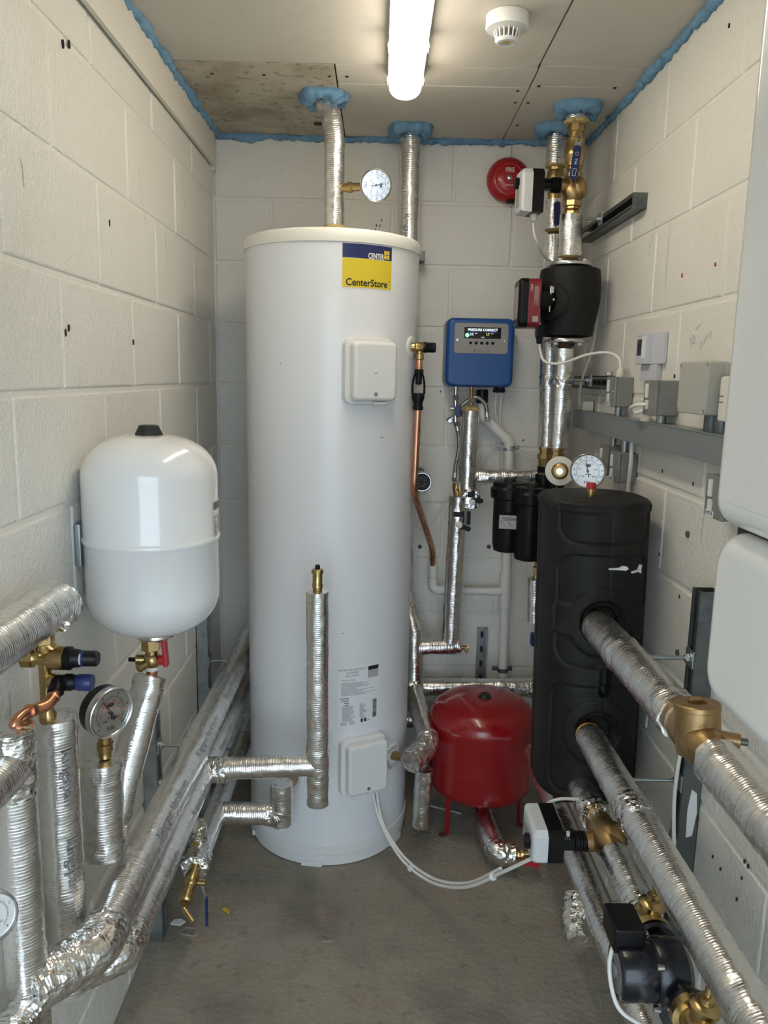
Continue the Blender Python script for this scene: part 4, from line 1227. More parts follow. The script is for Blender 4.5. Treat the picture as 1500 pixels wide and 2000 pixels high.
t = thing('drain_cock', 'tiny brass drain cock under the foil drop beside the cylinder', 'valve', (0.168, 2.455, 0.02))
mb = MB(); mb.ball((0.172, 2.458, .040), .013, 14, 10); mb.cyl((0.172, 2.458, .05), (0.172, 2.460, .03), .010, n=14); mb.cyl((0.172, 2.456, .038), (0.146, 2.440, .026), .006, n=12, bev=.001)
mb.build('body', 'brass', t)

# cylinder relief valve, tundish and copper
t = thing('relief_valve', 'brass relief valve with black cap on the cylinder side', 'valve', (0.10, 2.46, 1.68))
mb = MB(); mb.lathe((0.088, 2.462, 1.679), X, [(.011, 0), (.013, .008), (.013, .020), (.0165, .024), (.0165, .046), (.014, .050)], 22); mb.lathe((0.124, 2.462, 1.682), -Z, [(.010, 0), (.011, .022), (.014, .024), (.014, .040), (.0115, .042)], 18)
mb.build('body', 'brass', t)
MB().lathe((0.136, 2.462, 1.679), X, [(.0165, 0), (.017, .002), (.017, .008), (.0155, .010), (.0155, .036), (.013, .039), (0, .039)], 18).build('cap', 'black', t)
t = thing('tundish', 'black plastic tundish on the copper pipe beside the cylinder', 'tundish', (0.124, 2.462, 1.50))
mb = MB(); mb.lathe((0.124, 2.462, 1.612), -Z, [(.013, 0), (.0145, .002), (.0145, .012), (.010, .014), (.010, .045), (.006, .048)], 20)
mb.lathe((0.124, 2.462, 1.538), -Z, [(.0185, 0), (.020, .002), (.020, .016), (.0145, .030), (.0145, .040), (.017, .042), (.017, .052), (.014, .054)], 24)
for s in (-1, 1): mb.sweep(smooth_path([(0.124 + s * .010, 2.462, 1.600), (0.124 + s * .015, 2.462, 1.585), (0.124 + s * .0185, 2.462, 1.562), (0.124 + s * .0185, 2.462, 1.534)], 5), .0035, 8)
mb.build('body', 'black', t)
t = thing('copper_pipe', 'straight then slanting copper pipe below the black tundish', 'pipe', (0.12, 2.47, 1.0))
MB().cyl((0.124, 2.462, 1.645), (0.124, 2.462, 1.610), .0108, n=18).build('upper_piece', 'copper', t)
mb = MB(); mb.sweep(resample(fillet([V((0.124, 2.462, 1.487)), V((0.119, 2.47, 1.222)), V((0.214, 2.86, .945)), V((0.222, 2.925, .865))], .045, 8), .03), .0112, 18); mb.build('pipe', 'copper', t)

# white waste pipework on the back wall
t = thing('waste_pipe', 'white plastic waste pipe elbow and run joining the upright waste pipe', 'pipe', (0.35, 2.93, 0.76))
mb = MB(); mb.sweep(fillet([V((0.222, 2.928, .890)), V((0.226, 2.93, .766)), V((0.500, 2.932, .762))], .03, 8), .0145, 18); mb.build('pipe', 'pvc', t)
MB().sweep(fillet([V((0.2235, 2.93, .815)), V((0.226, 2.93, .766)), V((0.285, 2.93, .765))], .034, 8), .0185, 20).build('elbow', 'pvc', t)
MB().cyl((0.222, 2.928, .897), (0.2235, 2.929, .82), .0175, n=20, bev=.001).build('socket', 'pvc', t)
MB().cyl((0.445, 2.931, .763), (0.498, 2.932, .762), .0175, n=20, bev=.001).build('tee_branch', 'pvc', t)
t = thing('waste_pipe', 'upright white waste pipe with an offset under the blue unit', 'pipe', (0.51, 2.94, 0.3))
mb = MB(); mb.sweep(fillet([V((0.390, 2.94, 1.50)), V((0.393, 2.94, 1.445)), V((0.500, 2.94, 1.352)), V((0.505, 2.94, 1.20)), V((0.519, 2.94, .30))], .018, 8), .0185, 22); mb.build('pipe', 'pvc', t)
MB().sweep(fillet([V((0.478, 2.94, 1.371)), V((0.500, 2.94, 1.352)), V((0.5012, 2.94, 1.322))], .018, 8), .0215, 22).build('bend', 'pvc', t)
MB().cyl((0.5095, 2.94, .83), (0.5125, 2.94, .695), .0225, n=22, bev=.0015).build('tee', 'pvc', t)
MB().cyl((0.389, 2.94, 1.545), (0.390, 2.94, 1.495), .0225, n=20, bev=.002).build('black_coupling', 'black', t)
for z, x in ((1.328, .501), (.436, .517)):
    mb = MB(); mb.lathe((x, 2.94, z - .009), Z, [(.0190, 0), (.0215, .001), (.0215, .017), (.0190, .018)], 26)
    for s in (-1, 1): mb.box((x + s * .030, 2.955, z), (.022, .004, .018), bev=.001); mb.cyl((x + s * .032, 2.954, z), (x + s * .032, 2.947, z), .005, n=10)
    mb.build('pipe_clip', 'zinc' if z > 1 else 'dark_zinc', t)

# ------------------------------------------------------------------ blue pressurisation unit
t = thing('pressurisation_unit', 'blue wall control box with lit pressure display on the back wall', 'control box', (0.366, YB, 1.68))
bx, bz, bw, bh, fy = 0.3675, 1.6795, 0.250, 0.248, 2.880
MB().slab(rrect(bw + .004, bh + .004, .028), (bx, YB - .0005, bz), X, Z, -Y, .030, bev=.003).build('back_box', 'grey_abs', t)
MB().slab(rrect(bw, bh, .026), (bx, YB - .030, bz), X, Z, -Y, YB - .030 - fy, bev=.016, seg=5).build('cover', 'blue_plastic', t)
MB().slab(rrect(.183, .074, .010), (bx - .001, fy + .0016, bz - .080), X, Z, -Y, .0022, bev=.001).build('lower_flap', 'blue_plastic', t)
fp = MB().slab(rrect(.196, .108, .010), (bx + .002, fy + .0005, bz + .051), X, Z, -Y, .0022, bev=.0008).build('fascia', 'panel_grey', t)
MB().slab(rrect(.134, .040, .002), (bx + .006, fy - .0014, bz + .0705), X, Z, -Y, .0010).build('screen', 'screen', fp)
mp = plane_map((bx + .006, fy - .0030, bz + .0705), X, Z)
mb = MB(); add_text(mb, 'PRESSURE CORRECT', .0122, mp, 0, .0105, bold=.02, xs=.98); add_text(mb, '3.5', .0105, mp, -.046, -.0055, 'LEFT', bold=.02); add_text(mb, 'bar', .006, mp, -.027, -.002, 'LEFT'); add_text(mb, '11:40', .0055, mp, 0, -.0155)
mb.build('display_words', 'lcd_white', fp, smooth=False)
mb = MB(); add_text(mb, 'Inlet Pressure', .0058, mp, -.036, .0022); add_text(mb, 'System Pressure', .0058, mp, .032, .0022); mb.build('display_captions', 'lcd_blue', fp, smooth=False)
mb = MB(); add_text(mb, '1.7', .0105, mp, .012, -.0055, 'LEFT', bold=.02); add_text(mb, 'bar', .006, mp, .031, -.002, 'LEFT'); mb.build('display_reading', 'lcd_yellow', fp, smooth=False)
mb = MB(); mb.bm.faces.new([mb.bm.verts.new(mp(-.056 + .0075 * math.cos(2 * PI * i / 24), -.0085 + .0075 * math.sin(2 * PI * i / 24))) for i in range(24)]); mb.build('display_tick', 'lcd_green', fp, smooth=False)
for i in range(5):
    MB().lathe((bx - .037 + i * .0202, fy - .0014, bz + .0345), -Y, [(.0056, 0), (.0056, .002), (.004, .003), (0, .0028)], 18).build('button', 'black', fp)
for s in (-1, 1):
    MB().lathe((bx + .002 + s * .087, fy - .0012, bz + .045), -Y, [(.0045, 0), (.0045, .002), (.002, .0025), (0, .0018)], 16).build('screw', 'steel', fp)
mp = plane_map((bx + .004, fy - .0022, bz + .0060), X, Z)
mb = MB(); add_text(mb, 'MIKROFILL', .0105, mp, .010, -.001, xs=.95); add_quad(mb, mp, -.020, -.0078, .042, -.0070); mb.build('brand_word', 'grey_ink', fp, smooth=False)
mb = MB(); mb.bm.faces.new([mb.bm.verts.new(mp(x, y)) for x, y in ((-.0255, -.004), (-.0235, -.004), (-.018, .007), (-.0165, .011), (-.0195, .008))]); mb.build('red_flick', 'red_ink', fp, smooth=False)
mb = MB(); mb.bm.faces.new([mb.bm.verts.new(mp(x, y)) for x, y in ((-.031, .008), (-.0285, .007), (-.024, -.003), (-.0225, -.009), (-.0255, -.004))]); mb.build('dark_flick', 'ink', fp, smooth=False)
for x in (.440, .462): MB().lathe((x, 2.93, bz - bh / 2 + .001), -Z, [(.010, 0), (.010, .008), (.012, .009), (.012, .018), (.008, .021)], 8).build('cable_gland', 'black', t, angle=20)
mb = MB()
mb.sweep(smooth_path([(0.440, 2.93, 1.535), (0.441, 2.94, 1.47), (0.455, 2.955, 1.42), (0.462, 2.965, 1.36)], 6), .0036, 10); mb.build('cable', 'cable', t)
MB().sweep(smooth_path([(0.462, 2.93, 1.535), (0.460, 2.945, 1.47), (0.464, 2.958, 1.42), (0.476, 2.965, 1.36)], 6), .0036, 10).build('cable', 'cable', t)

# flexible hoses below it
def hose(label, pts, r=.0075, loc=None):
    t = thing('flexible_hose', label, 'hose', loc or pts[-1])
    P = smooth_path(pts, 8)
    MB().sweep(P, r, 14).build('braided_hose', 'braid', t)
    for a, b in ((P[0], P[2]), (P[-1], P[-3])):
        d = (b - a).normalized()
        MB().hexnut(a - d * .012, a + d * .004, r * 1.7).build('nut', 'steel', t, angle=20)
        MB().cyl(a + d * .003, a + d * .022, r * 1.2, n=14).build('ferrule', 'steel', t)
    return t
hose('steel braided hose hanging from the blue isolating valve to brass fitting', [(0.291, 2.88, 1.415), (0.300, 2.88, 1.37), (0.302, 2.88, 1.32), (0.292, 2.88, 1.26), (0.291, 2.88, 1.215)])
hose('looped steel braided hose with open chrome ends under the blue unit', [(0.270, 2.905, 1.432), (0.288, 2.905, 1.452), (0.318, 2.905, 1.492), (0.360, 2.905, 1.518), (0.397, 2.900, 1.492), (0.406, 2.895, 1.440)])
t = thing('isolating_valve', 'small chrome valve with blue grip under the blue unit', 'valve', (0.285, 2.89, 1.46))
mb = MB(); mb.cyl((0.284, 2.89, 1.556), (0.284, 2.89, 1.51), .007, n=14); mb.hexnut((0.284, 2.89, 1.525), (0.284, 2.89, 1.505), .0125); mb.cyl((0.284, 2.89, 1.51), (0.286, 2.885, 1.425), .009, n=14); mb.cyl((0.284, 2.89, 1.475), (0.266, 2.89, 1.475), .008, n=12)
mb.build('body', 'steel', t)
mb = MB(); mb.slab(rrect(.020, .046, .009), (0.293, 2.878, 1.468), X, Z, -Y, .012, bev=.003); mb.build('grip', 'lever_blue', t)
t = thing('hose_adaptor', 'brass adaptor joining the hanging hose to the foil pipe', 'fitting', (0.292, 2.85, 1.17))
mb = MB(); mb.hexnut((0.292, 2.862, 1.20), (0.292, 2.86, 1.175), .0125); mb.cyl((0.292, 2.86, 1.178), (0.297, 2.83, 1.145), .010, n=16); mb.build('body', 'brass', t)

# foil pipes right of the cylinder
p = pipe_thing('upright foil pipe below the hanging braided hose', (0.295, 2.80, 0.58))
foil('sleeve', p, [(0.300, 2.80, 1.160), (0.289, 2.80, .60)], 0.0335, amp=.0012, zones=((0, .13, .003),))
foil('foot_sleeve', p, [(0.326, 2.80, .583), (0.165, 2.785, .580)], 0.0305, amp=.0015, zones=((0, .035, .004),))
MB().lathe((0.302, 2.772, 1.060), (-.1, -1, 0), [(.013, 0), (.012, .020), (.006, .024), (0, .024)], 18).build('valve_spindle', 'white_plastic', p)
mb = MB(); mb.slab(rrect(.052, .018, .006), (0.318, 2.758, 1.052), V((1, 0, -.35)).normalized(), V((.35, 0, 1)).normalized(), -Y, .005, bev=.001); mb.box((0.335, 2.765, 1.085), (.014, .008, .05), bev=.002); mb.box((0.297, 2.768, 1.098), (.035, .012, .018), bev=.002)
mb.build('valve_lever', 'black', p)
mb = MB(); mb.cyl((0.328, 2.80, .580), (0.350, 2.80, .576), .009, n=14, bev=.001); mb.cyl((0.343, 2.80, .578), (0.352, 2.785, .562), .0055, n=10); mb.cyl((0.350, 2.80, .576), (0.362, 2.80, .580), .004, n=10)
mb.build('drain_cock', 'brass', p)

p = pipe_thing('upright foil pipe under the brass tail of the blue unit', (0.336, 2.86, 1.15))
foil('sleeve', p, [(0.338, 2.865, 1.470), (0.336, 2.86, 1.165)], 0.034, amp=.0013)
MB().lathe((0.338, 2.865, 1.466), Z, [(.020, 0), (.034, .002), (.031, .014), (.018, .018)], 26).build('fibre_end', 'fibre', p)
MB().cyl((0.341, 2.885, 1.556), (0.340, 2.87, 1.475), .0065, n=14).build('brass_tail', 'brass', p)
MB().hexnut((0.3405, 2.877, 1.512), (0.340, 2.872, 1.496), .0115).build('nut', 'steel', p, angle=20)
foil('side_sleeve', p, [(0.355, 2.865, 1.222), (0.600, 2.865, 1.230)], 0.027, amp=.0022, zones=((0, .06, .004),))
foil('valve_wrap', p, [(0.343, 2.865, 1.152), (0.343, 2.772, 1.150)], 0.034, tape=True, amp=.0022)
MB().lathe((0.346, 2.772, 1.146), -Y, [(.011, 0), (.011, .016), (.006, .019), (0, .019)], 18).build('valve_spindle', 'white_plastic', p)
mb = MB(); mb.slab(rrect(.045, .016, .006), (0.362, 2.760, 1.150), X, Z, -Y, .005, bev=.001); mb.slab(rrect(.026, .02, .003), (0.341, 2.764, 1.172), X, Z, -Y, .010, bev=.002)
mb.build('valve_lever', 'black', p)

p = pipe_thing('horizontal foil pipe low on the back wall behind the red vessel', (0.4, 2.86, 0.385))
foil('sleeve', p, [(0.160, 2.868, .384), (0.610, 2.868, .392)], 0.0365, amp=.0015, zones=((.33, .45, .003),))
foil('foil_elbow', p, [(0.590, 2.868, .392), (0.640, 2.868, .392), (0.650, 2.68, .392)], 0.037, tape=True, amp=.004)
foil('lower_sleeve', p, [(0.110, 2.90, .24), (0.56, 2.90, .24)], 0.036, amp=.0015)

p = pipe_thing('crooked foil pipe on the floor below the red vessel', (0.40, 2.40, 0.05))
foil('sleeve', p, [(0.385, 2.50, .090), (0.395, 2.36, .085), (0.410, 2.285, .075)], 0.036, bend=.05, amp=.0013)
foil('foil_elbow', p, [(0.405, 2.30, .078), (0.415, 2.268, .072), (0.468, 2.262, .072)], 0.036, bend=.03, tape=True, amp=.005)
mb = MB(); mb.cyl((0.460, 2.262, .074), (0.540, 2.262, .080), .011, n=18); mb.lathe((0.470, 2.262, .0745), X, [(.014, 0), (.0155, .002), (.0155, .010), (.013, .012), (.0155, .016), (.0155, .024), (.013, .026)], 8)
mb.build('brass_tail', 'brass', p)
t = thing('lockshield_valve', 'brass valve with red handle behind the low white actuator', 'valve', (0.52, 2.255, 0.06))
mb = MB(); mb.ball((0.525, 2.262, .080), .018, 16, 10); mb.cyl((0.525, 2.262, .080), (0.525, 2.225, .068), .010, n=14); mb.build('body', 'brass', t)
mb = MB(); mb.box((0.510, 2.226, .068), (.062, .012, .020), Matrix.Rotation(.2, 3, 'Y'), bev=.003); mb.build('handle', 'red_plastic', t)

# circulator head behind the cylinder
t = thing('circulator', 'small round black faced circulator half behind the cylinder', 'pump', (0.16, 2.9, 1.2))
MB().lathe((0.168, 2.93, 1.198), -Y, [(.030, 0), (.038, .01), (.038, .045), (.035, .050), (.033, .050), (.033, .046), (0, .046)], 32).build('motor', 'steel', t)
MB().lathe((0.168, 2.885, 1.198), -Y, [(.0325, 0), (.0325, .002), (.009, .002), (.008, .006), (0, .006)], 28).build('nameplate', 'black', t)
mp = plane_map((0.168, 2.8825, 1.198), X, Z); mb = MB()
for i in range(7):
    if i != 3: add_quad(mb, mp, -.018 + abs(i - 3) * .002, .018 - i * .006, .018 - abs(i - 3) * .002, .0188 - i * .006)
mb.build('plate_print', 'grey_abs', t, smooth=False)
MB().box((0.150, 2.95, 1.198), (.06, .06, .09), bev=.012).build('pump_body', 'dark_zinc', t)

# twin canister filter
t = thing('twin_filter', 'black twin canister filter left of the header', 'filter', (0.45, 2.5, 1.01))
def canister(x, y, z0, z1, r):
    MB().lathe((x, y, 0), Z, [(r * .55, z0), (r * .9, z0 + .006), (r, z0 + .03), (r * 1.03, z1 - .055), (r * 1.22, z1 - .05), (r * 1.26, z1 - .02), (r * 1.1, z1 - .012), (r * 1.1, z1), (r * .9, z1 + .004), (r * .3, z1 + .002), (0, z1 + .002)], 36).build('canister', 'black', t)
    MB().lathe((x, y, z1 + .001), Z, [(r * .4, 0), (r * .38, .012), (0, .012)], 20).build('lid_knob', 'rubber', t)
canister(0.437, 2.52, 1.018, 1.252, .050); canister(0.497, 2.455, 1.005, 1.246, .050)
MB().box((0.468, 2.50, 1.13), (.05, .05, .16), bev=.008).build('bridge', 'black', t)
MB().box((0.470, 2.76, 1.18), (.030, .485, .030), bev=.003).build('wall_arm', 'dark_zinc', t)
e = V((.985, -.17, 0)).normalized(); n = V((-.17, -.985, 0)).normalized()
lp = MB().slab(rrect(.066, .044, .003), V((0.4295, 2.450, 1.132)), e, Z, n, .0095, bev=.001).build('nameplate', 'panel_grey', t)
mp = plane_map(V((0.4295, 2.450, 1.132)) + n * .0102, e, Z); mb = MB()
for i in range(3): add_quad(mb, mp, -.022, .014 - i * .004, .022, .0155 - i * .004)
for s in (-1, 1): add_quad(mb, mp, s * .024 - .002, -.002, s * .024 + .002, .002)
mb.bm.faces.new([mb.bm.verts.new(mp(x, y)) for x, y in ((-.006, .002), (.004, -.004), (.008, -.014), (.002, -.006))])
mb.build('plate_print', 'ink', lp, smooth=False)
MB().cyl((0.545, 2.50, 1.00), (0.545, 2.50, 1.285), .030, n=24, bev=.003).build('riser', 'black', t)

# outlet valve under the filter riser, seen at the left edge of the header
foil('foil_wrap', t, [(0.524, 2.45, .945), (0.530, 2.45, .800)], 0.026, amp=.002)
mb = MB(); mb.cyl((0.538, 2.482, 1.06), (0.526, 2.45, .94), .010, n=14); mb.hexnut((0.527, 2.45, .985), (0.527, 2.45, .965), .014); mb.build('outlet_union', 'brass', t)
MB().slab(rrect(.026, .046, .010), (0.520, 2.405, .755), X, Z, -Y, .016, bev=.004).build('valve_grip', 'lever_blue', t)

# plugged tee with white foam ring behind the header
t = thing('plugged_tee', 'brass plug in a cream foam ring behind the header', 'fitting', (0.565, 2.40, 1.31))
n = V((-.30, -1, .05)).normalized(); c = V((0.563, 2.36, 1.312))
MB().lathe(c, n, [(.024, 0), (.044, .001), (.045, .016), (.043, .018), (.026, .018), (.025, .010)], 36).build('foam_ring', 'cream_plastic', t)
MB().lathe(c, n, [(.025, -.05), (.025, .016), (.021, .019), (.0205, .024), (.018, .026)], 28).build('body', 'bronze', t)
MB().hexnut(c + n * .022, c + n * .036, .015).build('plug', 'brass', t, angle=20)
MB().lathe(c + n * .0355, n, [(.009, 0), (.009, .001), (0, .001)], 16).build('plug_face', 'steel', t)

# ------------------------------------------------------------------ the pump stack near the right corner
SX, SY = 0.611, 2.62
def lever(parent, p0, d, L, w, n, words=None):
    """flat coated lever from p0 along d, facing n"""
    p0, d, n = V(p0), V(d).normalized(), V(n).normalized()
    e = d.cross(n)
    MB().slab(rrect(w * .8, .030, .004), p0 + d * .006, e, d, n, .003, bev=.0008).build('lever_plate', 'steel', parent)
    MB().lathe(p0, n, [(w * .34, -.014), (w * .34, .004), (w * .2, .008), (0, .008)], 16).build('spindle', 'brass', parent)
    MB().slab(rrect(w, L - .02, w * .42), p0 + d * (.02 + (L - .02) / 2) + n * .002, e, d, n, .006, bev=.002).build('lever', 'lever_blue', parent)
    if words:
        c = p0 + d * (.02 + (L - .02) / 2) + n * .0086
        mp = plane_map(c, d, -e if False else n.cross(d))
        mb = MB(); add_text(mb, words, w * .42, mp, -.002, 0, bold=.02)
        for a, b in ((.018, .004), (.018, -.0065)): add_quad(mb, mp, a, b, a + .022, b + .0012)
        add_quad(mb, mp, .018, -.0065, .0192, .005); add_quad(mb, mp, .039, -.0065, .0402, .005)
        for a in (0, 1, 2, 3):
            r0, r1 = .0045, .006
            mb.bm.faces.new([mb.bm.verts.new(mp(-.026 + r * math.cos(t), r * math.sin(t))) for r, t in ((r0, a * PI / 2 + .25), (r1, a * PI / 2 + .25), (r1, a * PI / 2 + 1.3), (r0, a * PI / 2 + 1.3))])
        mb.build('lever_print', 'white_print', parent, smooth=False)

def actuator(name, label, tip, n, updir, body_off, gland=None):
    """tip: where the black neck meets the valve; n: from the valve outwards (the neck runs along n)"""
    tip, n, u = V(tip), V(n).normalized(), V(updir).normalized()
    e = u.cross(n)
    t = thing(name, label, 'valve actuator', tip)
    mb = MB(); prof = []
    for i in range(4): prof += [(.024, i * .0075), (.024, i * .0075 + .004), (.020, i * .0075 + .0045), (.020, i * .0075 + .007)]
    mb.lathe(tip, n, prof + [(.015, .031), (.015, .062)], 28); mb.build('ribbed_collar', 'black', t)
    mb = MB(); mb.box(tip + n * .050 + u * .013, (.040, .030, .007), Matrix((n, e, u)).transposed(), bev=.002); mb.box(tip + n * .050 - u * .013, (.040, .030, .007), Matrix((n, e, u)).transposed(), bev=.002); mb.build('neck_bracket', 'black', t)
    MB().lathe(tip + n * .045 - e * .010, -e, [(.005, 0), (.0045, .014), (0, .014)], 12).build('position_pin', 'white_plastic', t)
    mp = plane_map(tip + n * .048 + u * .005 - e * .0158, -n, u); mb = MB()
    for i in range(4):
        for j in (0, 1): add_quad(mb, mp, -.012 + i * .005, .005 + j * .006, -.010 + i * .005, .0065 + j * .006)
    mb.build('scale_print', 'white_print', t, smooth=False)
    c = tip + u * body_off
    out = [V(q) for q in ((-.043, -.066), (.043, -.066), (.043, .050), (.030, .066), (-.030, .066), (-.043, .050))]
    MB().slab(out, c + n * .062, e, u, n, .038, bev=.004).build('back_housing', 'black', t)
    out2 = [q * .985 for q in out]
    cv = MB().slab(out2, c + n * .099, e, u, n, .036, bev=.013, seg=4).build('front_cover', 'act_grey', t)
    MB().slab(rrect(.032, .070, .006), c + n * .1335 - u * .014, e, u, n, .0025, bev=.001).build('window', 'panel_grey', t)
    MB().lathe(c + n * .134 - u * body_off, n, [(.018, 0), (.0175, .012), (.012, .014), (0, .014)], 10).build('hand_knob', 'black', t, angle=20)
    if gland is not None:
        g = c + n * .080 + u * gland
        s = 1 if gland > 0 else -1
        MB().lathe(g - u * s * .004, u * s, [(.0125, 0), (.0125, .010), (.0105, .011), (.0105, .022), (.007, .025)], 10).build('cable_gland', 'white_plastic', t)
    return t

t = thing('ball_valve', 'brass ball valve with long blue lever under the large foam collar', 'valve', (SX, SY, 2.30))
mb = MB(); mb.hexnut((SX, SY, 2.388), (SX, SY, 2.362), .0275, 8); mb.cyl((SX, SY, 2.365), (SX, SY, 2.345), .022, n=24)
mb.lathe((SX, SY, 2.345), -Z, [(.022, 0), (.030, .004), (.030, .028), (.034, .036), (.034, .055), (.030, .064), (.028, .085), (.022, .090)], 28); mb.lathe((SX, SY, 2.262), -Z, [(.022, 0), (.024, .002), (.024, .012), (.0205, .014), (.0205, .020), (.024, .022), (.024, .030), (.020, .034)], 24)
mb.cyl((SX, SY, 2.305), (SX, SY - .043, 2.305), .012, n=16)
mb.build('body', 'brass', t)
lever(t, (SX - .002, SY - .046, 2.330), (-.09, 0, -1), .122, .025, (0, -1, 0), 'TGL')
t = thing('control_valve', 'cast bronze three-way valve above the upper black pump', 'valve', (SX, SY, 2.13))
mb = MB()
mb.lathe((SX, SY, 2.242), -Z, [(.022, 0), (.0275, .003), (.0275, .016), (.025, .018), (.030, .030), (.036, .050), (.036, .066), (.030, .084), (.024, .092)], 30)
mb.ball((SX + .014, SY - .008, 2.192), .030, 22, 14, (1, 1, 1.25)); mb.cyl((SX, SY - .004, 2.200), (SX - .048, SY - .012, 2.200), .022, n=24, bev=.002)
mb.build('body', 'bronze', t)
mb = MB(); mb.hexnut((SX, SY, 2.156), (SX, SY, 2.138), .0305, 8); mb.lathe((SX, SY, 2.139), -Z, [(.021, 0), (.0245, .002), (.0245, .008), (.021, .010), (.024, .014), (.026, .016), (.026, .026), (.022, .028), (.022, .034)], 8)
mb.build('union', 'brass', t, angle=20)
mp = plane_map((SX - .012, SY - .0375, 2.200), X, Z); mb = MB(); add_text(mb, 'DN', .010, plane_map((SX - .010, SY - .041, 2.195), -Z, X)); mb.build('cast_mark', 'rust', t, smooth=False)
actuator('valve_actuator', 'grey and black actuator on the bronze valve near the ceiling', (SX - .046, SY - .012, 2.200), (-1, -.10, 0), Z, -.026, gland=-.066)

p = pipe_thing('foil pipe stub at the ceiling above the blue lever valve', (SX, SY, 2.40))
foil('sleeve', p, [(SX, SY, 2.440), (SX, SY, 2.392)], 0.036, amp=.0014)
MB().lathe((SX, SY, 2.398), -Z, [(.030, 0), (.040, .002), (.038, .010), (.022, .013)], 30).build('fibre_end', 'fibre', p)
p = pipe_thing('foil pipe between the bronze control valve and the upper pump', (SX, SY, 2.03))
foil('sleeve', p, [(SX, SY, 2.094), (SX + .003, SY, 1.985)], 0.0365, amp=.0013, zones=((.09, .12, .003),))
MB().lathe((SX + .003, SY, 1.988), -Z, [(.034, 0), (.036, .004), (.026, .010)], 28).build('fibre_end', 'fibre', p)
MB().cyl((SX, SY, 2.112), (SX, SY, 2.092), .026, n=24).build('black_tail', 'black', p)
p = pipe_thing('front foil pipe below the upper pump', (SX, SY, 1.36))
foil('sleeve', p, [(SX + .002, SY, 1.690), (SX + .001, SY, 1.360)], 0.0345, amp=.0012, zones=((.10, .13, .0045), (0, .03, .003)))
foil('foil_tape', p, [(SX + .001, SY, 1.602), (SX + .001, SY, 1.565)], 0.0375, tape=True, amp=.003)
mb = MB(); mb.lathe((SX - .002, SY, 1.362), -Z, [(.026, 0), (.026, .012), (.022, .014), (.022, .024), (.027, .026), (.027, .040), (.023, .042), (.023, .07)], 8); mb.build('union', 'bronze', p, angle=20)
MB().cyl((SX - .002, SY, 1.295), (SX - .002, SY - .1, 1.10), .024, n=20).build('lower_tail', 'black', p)

BX_, BY_ = 0.600, 2.835
p = pipe_thing('rear foil pipe against the back wall at the right corner', (BX_, BY_, 1.36))
foil('top_sleeve', p, [(BX_ - .004, BY_, 2.438), (BX_ - .004, BY_, 2.318)], 0.0345, amp=.0012)
MB().lathe((BX_ - .004, BY_, 2.322), -Z, [(.026, 0), (.036, .003), (.034, .010), (.022, .012)], 26).build('fibre_end', 'fibre', p)
foil('middle_sleeve', p, [(BX_ + .002, BY_, 2.205), (BX_ + .004, BY_, 2.105)], 0.032, amp=.0012)
MB().lathe((BX_ + .004, BY_, 2.108), -Z, [(.030, 0), (.034, .003), (.024, .010)], 26).build('fibre_end', 'fibre', p)
MB().cyl((BX_ + .004, BY_, 2.105), (BX_ + .004, BY_, 2.078), .020, n=20).build('copper_gap', 'rust', p)
foil('sleeve', p, [(BX_ + .004, BY_, 2.086), (BX_ + .018, BY_ - .02, 1.345)], 0.034, amp=.0012, zones=((.48, .53, .004),))
mb = MB(); mb.lathe((BX_ + .010, BY_ - .03, 1.348), -Z, [(.024, 0), (.024, .014), (.020, .016), (.020, .026), (.028, .028), (.028, .044), (.024, .046), (.022, .075)], 8); mb.build('union', 'bronze', p, angle=20)
MB().cyl((BX_ + .010, BY_ - .03, 1.275), (BX_ + .010, BY_ - .03, 1.10), .026, n=20).build('lower_tail', 'black', p)
t = thing('ball_valve', 'brass ball valve with short blue lever on the rear corner pipe', 'valve', (BX_, BY_, 2.26))
mb = MB(); mb.hexnut((BX_ - .002, BY_, 2.318), (BX_ - .002, BY_, 2.300), .026, 8); mb.lathe((BX_ - .002, BY_, 2.302), -Z, [(.022, 0), (.028, .004), (.031, .022), (.031, .044), (.027, .060), (.022, .085), (.022, .100)], 26); mb.cyl((BX_, BY_, 2.262), (BX_ + .012, BY_ - .040, 2.262), .011, n=16)
mb.build('body', 'brass', t)
MB().slab(rrect(.024, .026, .004), (BX_ + .014, BY_ - .044, 2.258), X, Z, -Y, .004, bev=.001).build('lever_plate', 'steel', t)
MB().slab(rrect(.022, .078, .009), (BX_ + .0, BY_ - .050, 2.150), V((1, 0, .06)), V((-.06, 0, 1)), -Y, .006, bev=.002).build('lever', 'lever_blue', t)

# upper pump
t = thing('heating_pump', 'large black and red circulating pump near the right corner', 'pump', (SX + .005, SY, 1.84))
px, py = SX + .008, SY
MB().lathe((px, py, 0), Z, [(.070, 1.728), (.082, 1.731), (.084, 1.737), (.086, 1.765), (.094, 1.800), (.101, 1.845), (.101, 1.890), (.098, 1.925), (.096, 1.940), (.090, 1.944), (.06, 1.945)], 56).build('insulation_shell', 'epp', t)
MB().lathe((px - .052, py - .048, 1.838), V((-1, -.55, 0)), [(.060, 0), (.062, .018), (.058, .028), (.030, .029)], 36).build('shell_opening', 'rubber', t)
MB().cyl((px - .06, py - .05, 1.836), (px - .128, py - .088, 1.836), .036, n=28).build('motor_neck', 'black', t)
mb = MB(); mb.box((px - .078, py - .094, 1.868), (.014, .010, .022), bev=.003); mb.box((px - .078, py - .094, 1.838), (.022, .010, .008), bev=.002); mb.cyl((px - .080, py - .095, 1.880), (px - .082, py - .095, 1.800), .0025, n=8); mb.build('clamp_screw', 'steel', t)
hb = V((px - .124, py - .050, 1.827)); hn = V((-1, .03, 0)).normalized(); he = Z.cross(hn)
